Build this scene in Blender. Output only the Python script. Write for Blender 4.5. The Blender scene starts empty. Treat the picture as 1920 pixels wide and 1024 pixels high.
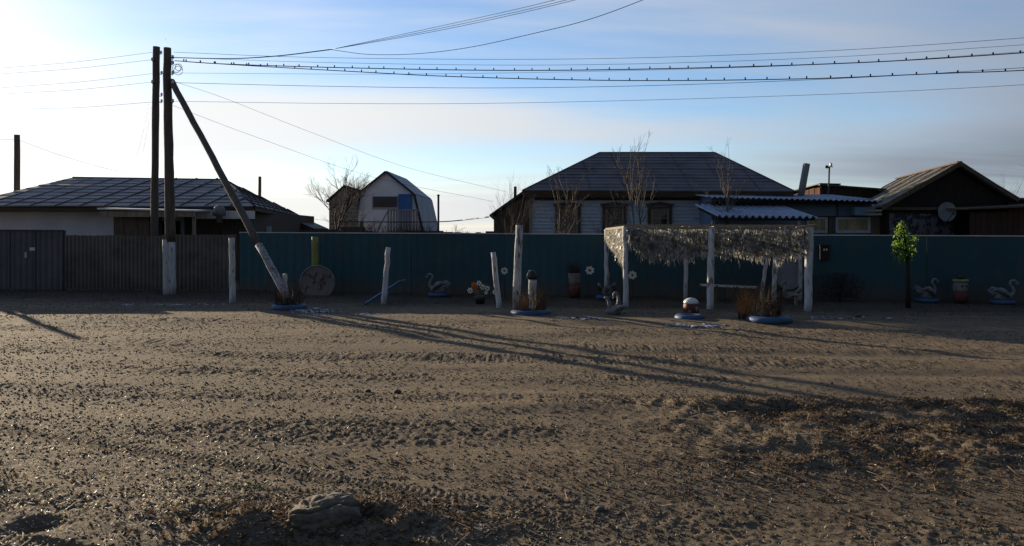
import bpy, math, random
import numpy as np
from mathutils import Vector, Matrix
random.seed(7); RNG = np.random.default_rng(11)
R = math.radians
S = bpy.context.scene
COL = S.collection
# ------------------------------------------------------------ camera, sky, sun
EYE = 1.75; F = 1400.0; HZ = 441.0; CX = 960.0
cam_d = bpy.data.cameras.new('camera'); cam = bpy.data.objects.new('camera', cam_d); COL.objects.link(cam)
cam.location = (0, 0, EYE); cam.rotation_euler = (R(90), 0, 0)
cam_d.sensor_fit = 'HORIZONTAL'; cam_d.sensor_width = 36; cam_d.lens = 36*F/1920
cam_d.shift_y = -(512-HZ)/1920; cam_d.clip_start = 0.1; cam_d.clip_end = 3000
S.camera = cam
S.render.resolution_x = 1024; S.render.resolution_y = 546
S.view_settings.view_transform = 'Standard'; S.view_settings.look = 'None'
S.view_settings.gamma = 1; S.view_settings.exposure = 0.8; S.view_settings.use_curve_mapping = False

SUN_EL = R(11.0); SUN_AZ = R(-43.2)          # azimuth measured from +Y towards +X
sd = Vector((math.sin(SUN_AZ)*math.cos(SUN_EL), math.cos(SUN_AZ)*math.cos(SUN_EL), math.sin(SUN_EL)))
sun_d = bpy.data.lights.new('sun', 'SUN'); sun_d.energy = 5.0; sun_d.angle = R(0.5); sun_d.color = (1.0, .82, .58)
sun = bpy.data.objects.new('sun', sun_d); COL.objects.link(sun); sun.location = (-20, 20, 20)
sun.rotation_euler = (-sd).to_track_quat('-Z', 'Y').to_euler()

W = bpy.data.worlds.new('World'); S.world = W; W.use_nodes = True
nt = W.node_tree; N = nt.nodes; L = nt.links
for n in list(N): N.remove(n)
def node(tree, t, **kw):
    n = tree.nodes.new(t)
    for k, v in kw.items(): setattr(n, k, v)
    return n
def setin(n, i, v): n.inputs[i].default_value = v
def math_n(tree, op, a, b=None, clamp=False):
    n = tree.nodes.new('ShaderNodeMath'); n.operation = op; n.use_clamp = clamp
    for i, v in enumerate((a, b)):
        if v is None: continue
        if isinstance(v, (int, float)): n.inputs[i].default_value = v
        else: tree.links.new(v, n.inputs[i])
    return n.outputs[0]
def mixc(tree, fac, a, b, mode='MIX'):
    n = tree.nodes.new('ShaderNodeMix'); n.data_type = 'RGBA'; n.blend_type = mode
    for i, v in ((0, fac), (6, a), (7, b)):
        if isinstance(v, (int, float)): n.inputs[i].default_value = v
        elif isinstance(v, tuple): n.inputs[i].default_value = (*v[:3], 1)
        else: tree.links.new(v, n.inputs[i])
    return n.outputs[2]
def maprange(tree, v, a, b, c, d, smooth=False):
    n = tree.nodes.new('ShaderNodeMapRange'); n.clamp = True
    if smooth: n.interpolation_type = 'SMOOTHSTEP'
    tree.links.new(v, n.inputs[0])
    for i, x in enumerate((a, b, c, d)): n.inputs[i+1].default_value = x
    return n.outputs[0]
out = node(nt, 'ShaderNodeOutputWorld'); bg = node(nt, 'ShaderNodeBackground')
L.new(bg.outputs[0], out.inputs[0])
SKYK = 0.105
sky = node(nt, 'ShaderNodeTexSky', sky_type='NISHITA'); sky.sun_disc = False
sky.sun_elevation = SUN_EL; sky.sun_rotation = SUN_AZ; sky.air_density = 1.0; sky.dust_density = 0.25; sky.ozone_density = 3.0; sky.altitude = 200
tc = node(nt, 'ShaderNodeTexCoord')
dot = node(nt, 'ShaderNodeVectorMath', operation='DOT_PRODUCT'); L.new(tc.outputs['Generated'], dot.inputs[0]); dot.inputs[1].default_value = sd
sep = node(nt, 'ShaderNodeSeparateXYZ'); L.new(tc.outputs['Generated'], sep.inputs[0])
zc = math_n(nt, 'MAXIMUM', sep.outputs[2], 0.0)
zz = math_n(nt, 'ADD', zc, 0.10)
cx_ = math_n(nt, 'DIVIDE', sep.outputs[0], zz); cy_ = math_n(nt, 'DIVIDE', sep.outputs[1], zz)
cmb = node(nt, 'ShaderNodeCombineXYZ'); L.new(cx_, cmb.inputs[0]); L.new(cy_, cmb.inputs[1])
def cloudnoise(scale, sx, sy, rot, detail, rough, dist, loc):
    mp = node(nt, 'ShaderNodeMapping'); L.new(cmb.outputs[0], mp.inputs[0])
    mp.inputs['Rotation'].default_value = (0, 0, R(rot)); mp.inputs['Scale'].default_value = (sx, sy, 1); mp.inputs['Location'].default_value = loc
    nn = node(nt, 'ShaderNodeTexNoise'); L.new(mp.outputs[0], nn.inputs['Vector'])
    nn.inputs['Scale'].default_value = scale; nn.inputs['Detail'].default_value = detail
    nn.inputs['Roughness'].default_value = rough; nn.inputs['Distortion'].default_value = dist
    return nn.outputs[0]
n1 = cloudnoise(0.55, 0.35, 1.0, -14, 7, .52, .35, (3.1, 1.3, 0))
n2 = cloudnoise(2.4, 0.22, 1.0, -8, 5, .55, .3, (1.7, 8.2, 0))
cl = math_n(nt, 'ADD', math_n(nt, 'MULTIPLY', n1, .78), math_n(nt, 'MULTIPLY', n2, .22))
# more veil towards the horizon
lowv = maprange(nt, sep.outputs[2], 0.02, 0.32, 0.38, -0.04, True)
backv = maprange(nt, dot.outputs['Value'], -0.3, 0.35, 0.25, 0.0)
cl = math_n(nt, 'ADD', math_n(nt, 'MULTIPLY', math_n(nt, 'SUBTRACT', cl, .5), 2.6), .5)
cl = math_n(nt, 'ADD', math_n(nt, 'ADD', cl, lowv), backv)
cloud = maprange(nt, cl, 0.30, 0.95, 0.0, 0.95, True)
# brightness of cloud by angle to the sun
dpos = math_n(nt, 'MAXIMUM', dot.outputs['Value'], 0.0)
cb = math_n(nt, 'ADD', maprange(nt, dot.outputs['Value'], -0.15, 0.9, 0.068, 0.53), math_n(nt, 'MULTIPLY', math_n(nt, 'POWER', dpos, 30.0), 0.12))
warm = maprange(nt, dot.outputs['Value'], 0.3, 0.85, 0, 1)
dz = math_n(nt, 'MULTIPLY', math_n(nt, 'ADD', math_n(nt, 'SUBTRACT', sep.outputs[2], 0.083), math_n(nt, 'MULTIPLY', math_n(nt, 'SUBTRACT', n2, .5), .05)), 36.0)
bank = math_n(nt, 'MULTIPLY', math_n(nt, 'POWER', 2.718, math_n(nt, 'MULTIPLY', math_n(nt, 'MULTIPLY', dz, dz), -1.0)), maprange(nt, dot.outputs['Value'], 0.30, 0.72, 1.0, 0.0, True))
cloud = math_n(nt, 'MAXIMUM', cloud, math_n(nt, 'MULTIPLY', bank, .95))
cb = math_n(nt, 'MULTIPLY', cb, math_n(nt, 'SUBTRACT', 1.0, math_n(nt, 'MULTIPLY', bank, .30)))
ctint = mixc(nt, warm, (.83, .94, 1.14), (1.0, 1.0, .985))
ccol = node(nt, 'ShaderNodeVectorMath', operation='SCALE'); L.new(ctint, ccol.inputs[0]); L.new(cb, ccol.inputs['Scale'])
skyt = mixc(nt, 1.0, sky.outputs[0], (1.04, .975, 1.02), 'MULTIPLY')
skys = node(nt, 'ShaderNodeVectorMath', operation='SCALE'); L.new(skyt, skys.inputs[0]); skys.inputs['Scale'].default_value = SKYK
mix = mixc(nt, cloud, skys.outputs[0], ccol.outputs[0])
# aureole of the veiled sun
g1 = math_n(nt, 'MULTIPLY', math_n(nt, 'POWER', dpos, 60.0), 0.08)
gv = node(nt, 'ShaderNodeVectorMath', operation='SCALE'); gv.inputs[0].default_value = (1, .99, .95); L.new(g1, gv.inputs['Scale'])
fin = node(nt, 'ShaderNodeVectorMath', operation='ADD'); L.new(mix, fin.inputs[0]); L.new(gv.outputs[0], fin.inputs[1])
L.new(fin.outputs[0], bg.inputs[0]); bg.inputs[1].default_value = 1.0

# ------------------------------------------------------------ helpers
def at(px, py, Y): return Vector(((px-CX)/F*Y, Y, EYE-(py-HZ)/F*Y))
def G(px, py):
    Y = EYE*F/(py-HZ); return Vector(((px-CX)/F*Y, Y, 0))
def mat(name, c1, c2=None, scale=3.0, rough=.8, bump=.3, metal=0.0, stretch=(1, 1, 1), detail=6, bscale=None, spec=.3, contrast=(.35, .65), dirt=None):
    m = bpy.data.materials.new(name); m.use_nodes = True; t = m.node_tree
    b = t.nodes['Principled BSDF']
    b.inputs['Roughness'].default_value = rough; b.inputs['Metallic'].default_value = metal
    b.inputs['Specular IOR Level'].default_value = spec
    tcn = t.nodes.new('ShaderNodeTexCoord'); mp = t.nodes.new('ShaderNodeMapping'); mp.inputs['Scale'].default_value = stretch
    t.links.new(tcn.outputs['Object'], mp.inputs[0])
    nn = t.nodes.new('ShaderNodeTexNoise'); nn.inputs['Scale'].default_value = scale; nn.inputs['Detail'].default_value = detail; nn.inputs['Roughness'].default_value = .6
    t.links.new(mp.outputs[0], nn.inputs['Vector'])
    if c2 is None: c2 = tuple(x*.7 for x in c1)
    f = maprange(t, nn.outputs[0], contrast[0], contrast[1], 0, 1)
    c = mixc(t, f, c1, c2)
    if dirt:
        n3 = t.nodes.new('ShaderNodeTexNoise'); n3.inputs['Scale'].default_value = dirt[1]; n3.inputs['Detail'].default_value = 8
        t.links.new(mp.outputs[0], n3.inputs['Vector'])
        f3 = maprange(t, n3.outputs[0], dirt[2], dirt[2]+.12, 0, dirt[3] if len(dirt) > 3 else .85)
        c = mixc(t, f3, c, dirt[0])
    t.links.new(c, b.inputs['Base Color'])
    if bump:
        bp = t.nodes.new('ShaderNodeBump'); bp.inputs['Strength'].default_value = bump; bp.inputs['Distance'].default_value = .02
        n2_ = t.nodes.new('ShaderNodeTexNoise'); n2_.inputs['Scale'].default_value = bscale or scale*4; n2_.inputs['Detail'].default_value = 6
        t.links.new(mp.outputs[0], n2_.inputs['Vector']); t.links.new(n2_.outputs[0], bp.inputs['Height']); t.links.new(bp.outputs[0], b.inputs['Normal'])
    return m
def translucent(m, col, fac=.5):
    t = m.node_tree; b = t.nodes['Principled BSDF']; o = t.nodes['Material Output']
    tr = t.nodes.new('ShaderNodeBsdfTranslucent'); tr.inputs[0].default_value = (*col, 1)
    mx = t.nodes.new('ShaderNodeMixShader'); mx.inputs[0].default_value = fac
    t.links.new(b.outputs[0], mx.inputs[1]); t.links.new(tr.outputs[0], mx.inputs[2]); t.links.new(mx.outputs[0], o.inputs[0])
    return m
ORG = {}
def tag(o, label=None, cat=None, group=None, kind=None):
    if label: o['label'] = label
    if cat: o['category'] = cat
    if group: o['group'] = group
    if kind: o['kind'] = kind
    return o
def thing(name, label, cat, loc=(0, 0, 0), group=None):
    o = bpy.data.objects.new(name, None); COL.objects.link(o); o.location = loc; o.empty_display_size = .3
    ORG[o.name] = Vector(loc); return tag(o, label, cat, group)
class MB:
    def __init__(s): s.v = []; s.f = []; s.sm = []
    def add(s, vs, fs, smooth=False):
        k = len(s.v); s.v += [tuple(x) for x in vs]; s.f += [tuple(i+k for i in f) for f in fs]; s.sm += [smooth]*len(fs); return s
    def box(s, c, d, rz=0, rx=0, ry=0):
        M = Matrix.Rotation(rz, 3, 'Z') @ Matrix.Rotation(ry, 3, 'Y') @ Matrix.Rotation(rx, 3, 'X'); c = Vector(c)
        vs = [c + M @ Vector((x*d[0]/2, y*d[1]/2, z*d[2]/2)) for x in (-1, 1) for y in (-1, 1) for z in (-1, 1)]
        return s.add(vs, [(0, 1, 3, 2), (4, 6, 7, 5), (0, 4, 5, 1), (2, 3, 7, 6), (0, 2, 6, 4), (1, 5, 7, 3)])
    def bar(s, p, q, w, h, up=(0, 0, 1)):
        p = Vector(p); q = Vector(q); d = (q-p).normalized(); u = Vector(up)
        if abs(d.dot(u)) > .98: u = Vector((0, 1, 0))
        a = d.cross(u).normalized(); b = a.cross(d).normalized()
        vs = [e + a*(x*w/2) + b*(z*h/2) for e in (p, q) for x, z in ((-1, -1), (1, -1), (1, 1), (-1, 1))]
        return s.add(vs, [(0, 3, 2, 1), (4, 5, 6, 7), (0, 1, 5, 4), (1, 2, 6, 5), (2, 3, 7, 6), (3, 0, 4, 7)])
    def tube(s, pts, rad, n=8, cap=True, smooth=True, jitter=0.0):
        pts = [Vector(p) for p in pts]
        if not isinstance(rad, (list, tuple)): rad = [rad]*len(pts)
        vs = []; up = None
        for i, p in enumerate(pts):
            d = (pts[min(i+1, len(pts)-1)] - pts[max(i-1, 0)]).normalized()
            if up is None: up = Vector((0, 0, 1)) if abs(d.z) < .9 else Vector((1, 0, 0))
            a = d.cross(up).normalized(); b = d.cross(a).normalized(); up = b.cross(d) if False else up
            if abs(d.dot(up)) > .97:
                up = Vector((0, 1, 0)); a = d.cross(up).normalized(); b = d.cross(a).normalized()
            for k in range(n):
                t = 2*math.pi*k/n; r = rad[i]*(1+random.uniform(-jitter, jitter)); vs.append(p + a*math.cos(t)*r + b*math.sin(t)*r)
        fs = [(i*n+k, i*n+(k+1) % n, (i+1)*n+(k+1) % n, (i+1)*n+k) for i in range(len(pts)-1) for k in range(n)]
        if cap: fs += [tuple(range(n-1, -1, -1)), tuple((len(pts)-1)*n+k for k in range(n))]
        return s.add(vs, fs, smooth)
    def lathe(s, c, prof, n=20, smooth=True, sx=1, sy=1):
        c = Vector(c); vs = []
        for r, z in prof:
            for k in range(n):
                t = 2*math.pi*k/n; vs.append(c + Vector((r*sx*math.cos(t), r*sy*math.sin(t), z)))
        fs = [(i*n+k, i*n+(k+1) % n, (i+1)*n+(k+1) % n, (i+1)*n+k) for i in range(len(prof)-1) for k in range(n)]
        fs += [tuple(range(n-1, -1, -1)), tuple((len(prof)-1)*n+k for k in range(n))]
        return s.add(vs, fs, smooth)
    def ell(s, c, r, n=14, m=9, M=None):
        c = Vector(c); vs = []
        for i in range(m+1):
            ph = -math.pi/2 + math.pi*i/m
            ph = max(min(ph, 1.56), -1.56)
            for k in range(n):
                t = 2*math.pi*k/n; p = Vector((r[0]*math.cos(ph)*math.cos(t), r[1]*math.cos(ph)*math.sin(t), r[2]*math.sin(ph)))
                if M: p = M @ p
                vs.append(c+p)
        fs = [(i*n+k, i*n+(k+1) % n, (i+1)*n+(k+1) % n, (i+1)*n+k) for i in range(m) for k in range(n)]
        return s.add(vs, fs, True)
    def torus(s, c, R_, r, n=28, m=10, sz=1):
        c = Vector(c); vs = []
        for i in range(n):
            a = 2*math.pi*i/n
            for j in range(m):
                b = 2*math.pi*j/m; q = R_ + r*math.cos(b); vs.append(c+Vector((q*math.cos(a), q*math.sin(a), r*sz*math.sin(b))))
        fs = [(i*m+j, ((i+1) % n)*m+j, ((i+1) % n)*m+(j+1) % m, i*m+(j+1) % m) for i in range(n) for j in range(m)]
        return s.add(vs, fs, True)
    def prism(s, poly, d):
        """closed polygon extruded along vector d"""
        d = Vector(d); poly = [Vector(p) for p in poly]; n = len(poly)
        return s.add(poly+[p+d for p in poly], [tuple(range(n)), tuple(range(2*n-1, n-1, -1))]+[(i, i+n, (i+1) % n+n, (i+1) % n) for i in range(n)])
    def build(s, name, m, parent=None, off=None, extra=None):
        me = bpy.data.meshes.new(name); n0 = len(s.f)
        if extra: s.add(extra[0].v, extra[0].f)
        o_ = Vector((0, 0, 0))
        if parent is not None: o_ = ORG[parent.name]
        if off is not None: o_ = Vector(off)
        me.from_pydata([(x-o_.x, y-o_.y, z-o_.z) for x, y, z in s.v], [], s.f)
        me.polygons.foreach_set('use_smooth', s.sm); me.materials.append(m)
        if extra:
            me.materials.append(extra[1]); me.polygons.foreach_set('material_index', [0]*n0+[1]*(len(s.f)-n0))
        import bmesh
        bm = bmesh.new(); bm.from_mesh(me); bmesh.ops.recalc_face_normals(bm, faces=bm.faces[:]); bm.to_mesh(me); bm.free()
        o = bpy.data.objects.new(name, me); COL.objects.link(o)
        if parent is not None: o.parent = parent
        elif off is not None: o.location = off
        ORG[o.name] = o_; return o
def copy_tree(o, parent=None):
    c = o.copy(); COL.objects.link(c)
    if parent: c.parent = parent
    for ch in [k for k in COL.objects if k.parent == o]: copy_tree(ch, c)
    return c
def frame_top(A, B, C, D): pass
def bil(A, B, C, D, u, v): return (A.lerp(B, u)).lerp(D.lerp(C, u), v)
def roof_plane(mb, sm, A, B, C, D, rows, seams, lift=.03, seam=.035):
    """stepped courses on A-B (eave) D-C (ridge); seams are thin raised battens"""
    A, B, C, D = map(Vector, (A, B, C, D)); nrm = (B-A).cross(D-A).normalized()
    if nrm.z < 0: nrm = -nrm
    for i in range(rows):
        v0 = i/rows; v1 = (i+1)/rows
        p0 = bil(A, B, C, D, 0, v0)+nrm*lift; p1 = bil(A, B, C, D, 1, v0)+nrm*lift; q1 = bil(A, B, C, D, 1, v1)+nrm*.004; q0 = bil(A, B, C, D, 0, v1)+nrm*.004
        p0 = p0+nrm*random.uniform(-.012, .02); p1 = p1+nrm*random.uniform(-.012, .02)
        b0 = p0-nrm*(lift+.03); b1 = p1-nrm*(lift+.03)
        mb.add([p0, p1, q1, q0, b0, b1], [(0, 1, 2, 3), (4, 5, 1, 0)])
    mb.add([A-nrm*.06, B-nrm*.06, C-nrm*.06, D-nrm*.06], [(0, 3, 2, 1)])
    if sm is not None:
        for k in range(1, seams):
            u = k/seams
            # constant-direction seam: follow slope from eave up until it meets the hip
            E = A.lerp(B, u); up = ((D+C)/2-(A+B)/2); up = up - (B-A).normalized()*up.dot((B-A).normalized())
            w = (B-A).length; s0 = (D-A).dot((B-A).normalized()); s1 = w-(C-A).dot((B-A).normalized()); x = u*w
            t = 1.0
            if x < s0: t = x/s0
            if w-x < s1: t = (w-x)/s1
            sm.bar(E+nrm*seam, E+up*t+nrm*seam, seam, .05, up=nrm)
def corr(mb, A, B, D, pitch=.15, amp=.02, th=.006, n=6, shape='sin', ragged=0):
    """corrugated sheet, width A->B, length vector D"""
    A = Vector(A); B = Vector(B); D = Vector(D); w = (B-A).length; u = (B-A).normalized(); nr = u.cross(D).normalized()
    cnt = int(w/pitch*n); vs = []
    for i in range(cnt+1):
        x = w*i/cnt; ph = (x/pitch) % 1
        if shape == 'sin': h = math.sin(2*math.pi*ph)*amp
        else: h = amp*(1 if .15 < ph < .5 else (-1 if ph > .65 else (ph/.075-1 if ph <= .15 else (1-(ph-.5)/.075))))
        p = A+u*x+nr*h
        r = random.uniform(0, ragged) if ragged else 0
        vs += [p, p+D*(1-r), p+D*(1-r)+nr*th, p+nr*th]
    fs = []
    for i in range(cnt):
        a = i*4; b = a+4
        fs += [(a, b, b+1, a+1), (a+3, a+2, b+2, b+3), (a+1, b+1, b+2, a+2), (a, a+3, b+3, b)]
    fs += [(0, 1, 2, 3), (cnt*4, cnt*4+3, cnt*4+2, cnt*4+1)]
    mb.add(vs, fs, False)
def catmull(P, n=12):
    P = [Vector(p) for p in P]; Q = [P[0]*2-P[1]]+P+[P[-1]*2-P[-2]]; o = []
    for i in range(1, len(Q)-2):
        for k in range(n):
            t = k/n; a, b, c, d = Q[i-1:i+3]
            o.append(.5*((2*b)+(c-a)*t+(2*a-5*b+4*c-d)*t*t+(3*b-a-3*c+d)*t**3))
    return o+[P[-1]]
# ------------------------------------------------------------ noise for the ground
TAB = RNG.random((256, 256)).astype(np.float32)
def vn(x, y):
    xi = np.floor(x).astype(np.int64); yi = np.floor(y).astype(np.int64); fx = x-xi; fy = y-yi
    fx = fx*fx*(3-2*fx); fy = fy*fy*(3-2*fy); g = lambda a, b: TAB[a & 255, b & 255]
    return (g(xi, yi)*(1-fx)+g(xi+1, yi)*fx)*(1-fy)+(g(xi, yi+1)*(1-fx)+g(xi+1, yi+1)*fx)*fy - .5
def sst(x, a, b):
    t = np.clip((x-a)/(b-a), 0, 1); return t*t*(3-2*t)
def height(x, y):
    x = np.asarray(x, dtype=np.float64); y = np.asarray(y, dtype=np.float64)
    near = 1-sst(y, 9, 22)
    h = .05*vn(x*.23+9, y*.3+4) + .03*vn(x*.7+1, y*1.1)*(.4+.6*near)
    # long ruts along the street
    yr = y+.18*x*.6
    h += .035*vn(x*.16+31, yr*2.1+8)*sst(y, 6.5, 8)*(1-sst(y, 17, 20))
    # clods: fading with distance
    rut = 0
    for y0, sl_, w_ in ((8.45, -.02, .30), (9.75, -.05, .16), (11.3, -.07, .2), (12.9, -.03, .22), (14.6, -.06, .3), (16.4, -.04, .35)):
        rut = np.maximum(rut, np.exp(-((y-y0-sl_*x-.10*np.sin(x*.45+y0)-.15*vn(x*.3+y0, y*.2))/w_)**2))
    h -= .016*rut
    c = .014*np.maximum(vn(x*3.1+5, y*3.3)+.05, -.1)+.008*vn(x*7.3, y*7.7+2)+.012*np.maximum(vn(x*15.1, y*16.3), -.05)+.016*np.maximum(vn(x*27+3, y*28), -.08)+.010*vn(x*50, y*48+7)
    lane = sst(vn(x*.06+77, (y+.10*x)*1.5+3)+.35*vn(x*.4, y*3.1), -.18, .16)
    pat = (.25+.75*lane)*.45+(.42+.75*lane)*1.0*sst(vn(x*.5+40, y*1.3+17)+.5*vn(x*1.7, y*4.1), -.25, .3)
    pat = pat*(1-.6*rut)
    h += c*pat*(1-sst(y, 10, 25)*.75)
    # hummocky verge on the right
    m = sst(x+.25*vn(y*1.2, x*1.2), .6, 2.2)*sst(y, 4.9, 6.0)*(1-sst(y+.35*vn(x*1.3+7, y), 7.5, 8.15))
    h += m*(.02+.08*np.abs(vn(x*1.35+2, y*2.1+6))+.05*vn(x*3.4+8, y*4.6)+.045*vn(x*8+8, y*9.1)+.02*vn(x*19, y*20))
    # thin soil lip of the verge in the middle
    h += .025*np.exp(-((y-7.55-.12*np.sin(x*1.7))/.18)**2)*sst(x, -1.6, .3)
    # mound round the boulder
    d2 = ((x+1.15)/1.0)**2+((y-4.55)/.42)**2
    h += .07*np.exp(-d2)+.05*np.exp(-d2)*vn(x*5, y*6)*2
    d3 = ((x+1.1)/.45)**2+((y-4.15)/.13)**2
    h -= .03*np.exp(-d3)
    # hole on the left
    h -= .10*np.exp(-(((x+2.85)/.12)**2+((y-4.48)/.10)**2))
    # tyre tread prints
    for (x0, y0, x1, y1, w, hs) in ((-5.6, 7.25, .6, 4.5, .12, 1), (-4.2, 4.75, -1.0, 3.6, .13, 1), (-3.3, 5.55, .6, 4.75, .08, .6)):
        dx, dy = x1-x0, y1-y0; Ln = math.hypot(dx, dy); dx /= Ln; dy /= Ln
        s = (x-x0)*dx+(y-y0)*dy; t = -(x-x0)*dy+(y-y0)*dx+.05*np.sin(s*.9)
        band = sst(w-np.abs(t), 0, .03)*sst(s, 0, .3)*(1-sst(s, Ln-.4, Ln))
        ph = (s+np.abs(t)*.5)*2*math.pi/.055
        fadeb = sst(vn(x*1.1+3, y*1.3)+.4*vn(x*7, y*7), -.6, -.2)
        h = h*(1-.8*band*fadeb) + band*fadeb*hs*(.005*np.clip(np.sin(ph)*1.8, -1, 1)-.006)
    return h
def height1(x, y): return float(height(np.array([x]), np.array([y]))[0])
def mesh_np(name, verts, faces, m, smooth=False):
    me = bpy.data.meshes.new(name); nv = len(verts); nf, k = faces.shape
    me.vertices.add(nv); me.vertices.foreach_set('co', verts.astype(np.float32).ravel())
    me.loops.add(nf*k); me.loops.foreach_set('vertex_index', faces.astype(np.int32).ravel())
    me.polygons.add(nf); me.polygons.foreach_set('loop_start', np.arange(0, nf*k, k, dtype=np.int32))
    me.polygons.foreach_set('use_smooth', np.full(nf, smooth)); me.materials.append(m)
    me.update(calc_edges=True); me.validate()
    o = bpy.data.objects.new(name, me); COL.objects.link(o); return o
exec_marker = 0
# ------------------------------------------------------------ materials
def ground_mat():
    m = bpy.data.materials.new('dirt'); m.use_nodes = True; t = m.node_tree; b = t.nodes['Principled BSDF']
    b.inputs['Roughness'].default_value = .92; b.inputs['Specular IOR Level'].default_value = .15
    g = t.nodes.new('ShaderNodeNewGeometry')
    def ns(scale, detail=6, rough=.6, st=(1, 1, 1)):
        mp = t.nodes.new('ShaderNodeMapping'); mp.inputs['Scale'].default_value = st; t.links.new(g.outputs['Position'], mp.inputs[0])
        n = t.nodes.new('ShaderNodeTexNoise'); n.inputs['Scale'].default_value = scale; n.inputs['Detail'].default_value = detail; n.inputs['Roughness'].default_value = rough
        t.links.new(mp.outputs[0], n.inputs['Vector']); return n.outputs[0]
    a = ns(.45, 6, .6, (.35, 1.3, 1)); b1 = ns(5, 8, .7); c = ns(45, 4, .7); d = ns(1.6, 6, .65, (.6, 1.2, 1))
    col = mixc(t, maprange(t, a, .38, .62, 0, 1), (.255, .190, .115), (.165, .124, .077))
    st = ns(1.0, 5, .6, (.10, 1.9, 1)); col = mixc(t, maprange(t, st, .44, .60, 0, .7), col, (.135, .103, .070))
    col = mixc(t, maprange(t, d, .45, .68, 0, .6), col, (.115, .088, .062))
    col = mixc(t, maprange(t, b1, .45, .7, 0, .75), col, (.072, .057, .043))
    col = mixc(t, maprange(t, c, .52, .72, 0, .6), col, (.23, .185, .130))
    col = mixc(t, maprange(t, ns(75, 3, .8), .50, .62, 0, .65), col, (.075, .060, .045))
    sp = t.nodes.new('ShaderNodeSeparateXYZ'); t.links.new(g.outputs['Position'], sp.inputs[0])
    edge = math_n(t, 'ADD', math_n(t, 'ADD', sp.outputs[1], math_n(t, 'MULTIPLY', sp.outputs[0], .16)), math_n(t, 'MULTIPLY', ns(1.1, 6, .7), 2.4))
    col = mixc(t, maprange(t, edge, 18.2, 20.0, 0, .8), col, (.050, .041, .031))   # dark turfy verge soil, darkened further to paint in the fence's shade
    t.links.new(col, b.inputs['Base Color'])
    bp = t.nodes.new('ShaderNodeBump'); bp.inputs['Strength'].default_value = .9; bp.inputs['Distance'].default_value = .02
    hh = math_n(t, 'ADD', math_n(t, 'ADD', math_n(t, 'MULTIPLY', ns(30, 8, .8), 1.0), math_n(t, 'MULTIPLY', ns(80, 4, .8), .55)), math_n(t, 'MULTIPLY', ns(7, 5, .6), .9))
    t.links.new(hh, bp.inputs['Height']); t.links.new(bp.outputs[0], b.inputs['Normal'])
    return m
M = {}
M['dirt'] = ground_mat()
M['pebble'] = mat('pebble_stone', (.13, .105, .078), (.05, .04, .03), 2.0, .95, 0, spec=.2)
M['flake'] = translucent(mat('pale_seed', (.85, .78, .62), (.6, .5, .34), 6, .5, 0, spec=.35), (.75, .66, .48), .28)
M['leaf_dry'] = translucent(mat('dry_leaf', (.12, .085, .058), (.045, .033, .024), 3, .7, 0), (.14, .095, .055), .3)
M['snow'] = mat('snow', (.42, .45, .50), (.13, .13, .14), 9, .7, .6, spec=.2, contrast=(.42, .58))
M['rock'] = mat('rock', (.15, .125, .09), (.07, .06, .045), 9, .9, 1.0, bscale=12)
M['teal'] = mat('teal_paint', (.016, .060, .086), (.012, .050, .073), .8, .55, .05, spec=.3, dirt=((.05, .06, .065), 1.6, .56, .5))
def mud(m):
    t = m.node_tree; b = t.nodes['Principled BSDF']; src = b.inputs['Base Color'].links[0].from_socket
    g = t.nodes.new('ShaderNodeNewGeometry'); sp = t.nodes.new('ShaderNodeSeparateXYZ'); t.links.new(g.outputs['Position'], sp.inputs[0])
    n = t.nodes.new('ShaderNodeTexNoise'); n.inputs['Scale'].default_value = 6; n.inputs['Detail'].default_value = 9; t.links.new(g.outputs['Position'], n.inputs['Vector'])
    f = maprange(t, math_n(t, 'ADD', sp.outputs[2], math_n(t, 'MULTIPLY', n.outputs[0], -.9)), -.42, .10, .75, 0)
    t.links.new(mixc(t, f, src, (.095, .078, .058)), b.inputs['Base Color'])
TEALS = []
for k, q in enumerate((1.0, .86, 1.16)):
    TEALS.append(mat('teal_paint', (.024*q, .078*q, .098*q), (.019*q, .064*q, .083*q), .8+.3*k, .55, .05, spec=.3, dirt=((.06, .07, .075), 1.6+k*.7, .56, .5))); mud(TEALS[-1])
M['capw'] = mat('pale_metal_edge', (.50, .55, .56), (.38, .42, .44), 2, .35, .05, metal=.3)
M['greyfence'] = mat('grey_sheet', (.165, .150, .135), (.11, .10, .09), 1.2, .6, .1, dirt=((.10, .075, .05), 2.5, .55, .6))
mud(M['greyfence'])
M['gate'] = mat('gate_paint', (.10, .10, .11), (.07, .075, .08), 1.5, .5, .1)
M['oldwood'] = mat('weathered_wood', (.14, .112, .088), (.080, .064, .052), 3, .85, .8, stretch=(6, 6, .6), bscale=10)
M['whitewash'] = mat('whitewash', (.58, .58, .59), (.42, .42, .43), 4, .85, .6, stretch=(3, 3, .8), dirt=((.10, .085, .07), 5, .56, .85))
M['whitewash2'] = mat('peeling_whitewash', (.62, .61, .60), (.40, .39, .38), 5, .9, .7, stretch=(3, 3, .7), dirt=((.07, .055, .04), 6, .50, .9))
M['yellow'] = mat('faded_yellow_paint', (.30, .27, .07), (.20, .18, .06), 4, .7, .3, stretch=(3, 3, 1))
M['bluetyre'] = mat('blue_paint_rubber', (.035, .09, .19), (.025, .06, .13), 6, .55, .3, dirt=((.09, .08, .07), 5, .55, .8))
M['swan'] = mat('white_paint_rubber', (.22, .22, .215), (.13, .13, .127), 6, .6, .3, dirt=((.10, .09, .08), 8, .58, .8))
M['black'] = mat('black_wire', (.02, .02, .022), (.015, .015, .017), 5, .5, 0)
M['clip'] = mat('matt_black', (.008, .008, .009), (.006, .006, .006), 5, .95, 0, spec=.02)
M['wire'] = mat('grey_wire', (.06, .06, .065), (.05, .05, .05), 5, .5, 0)
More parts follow.
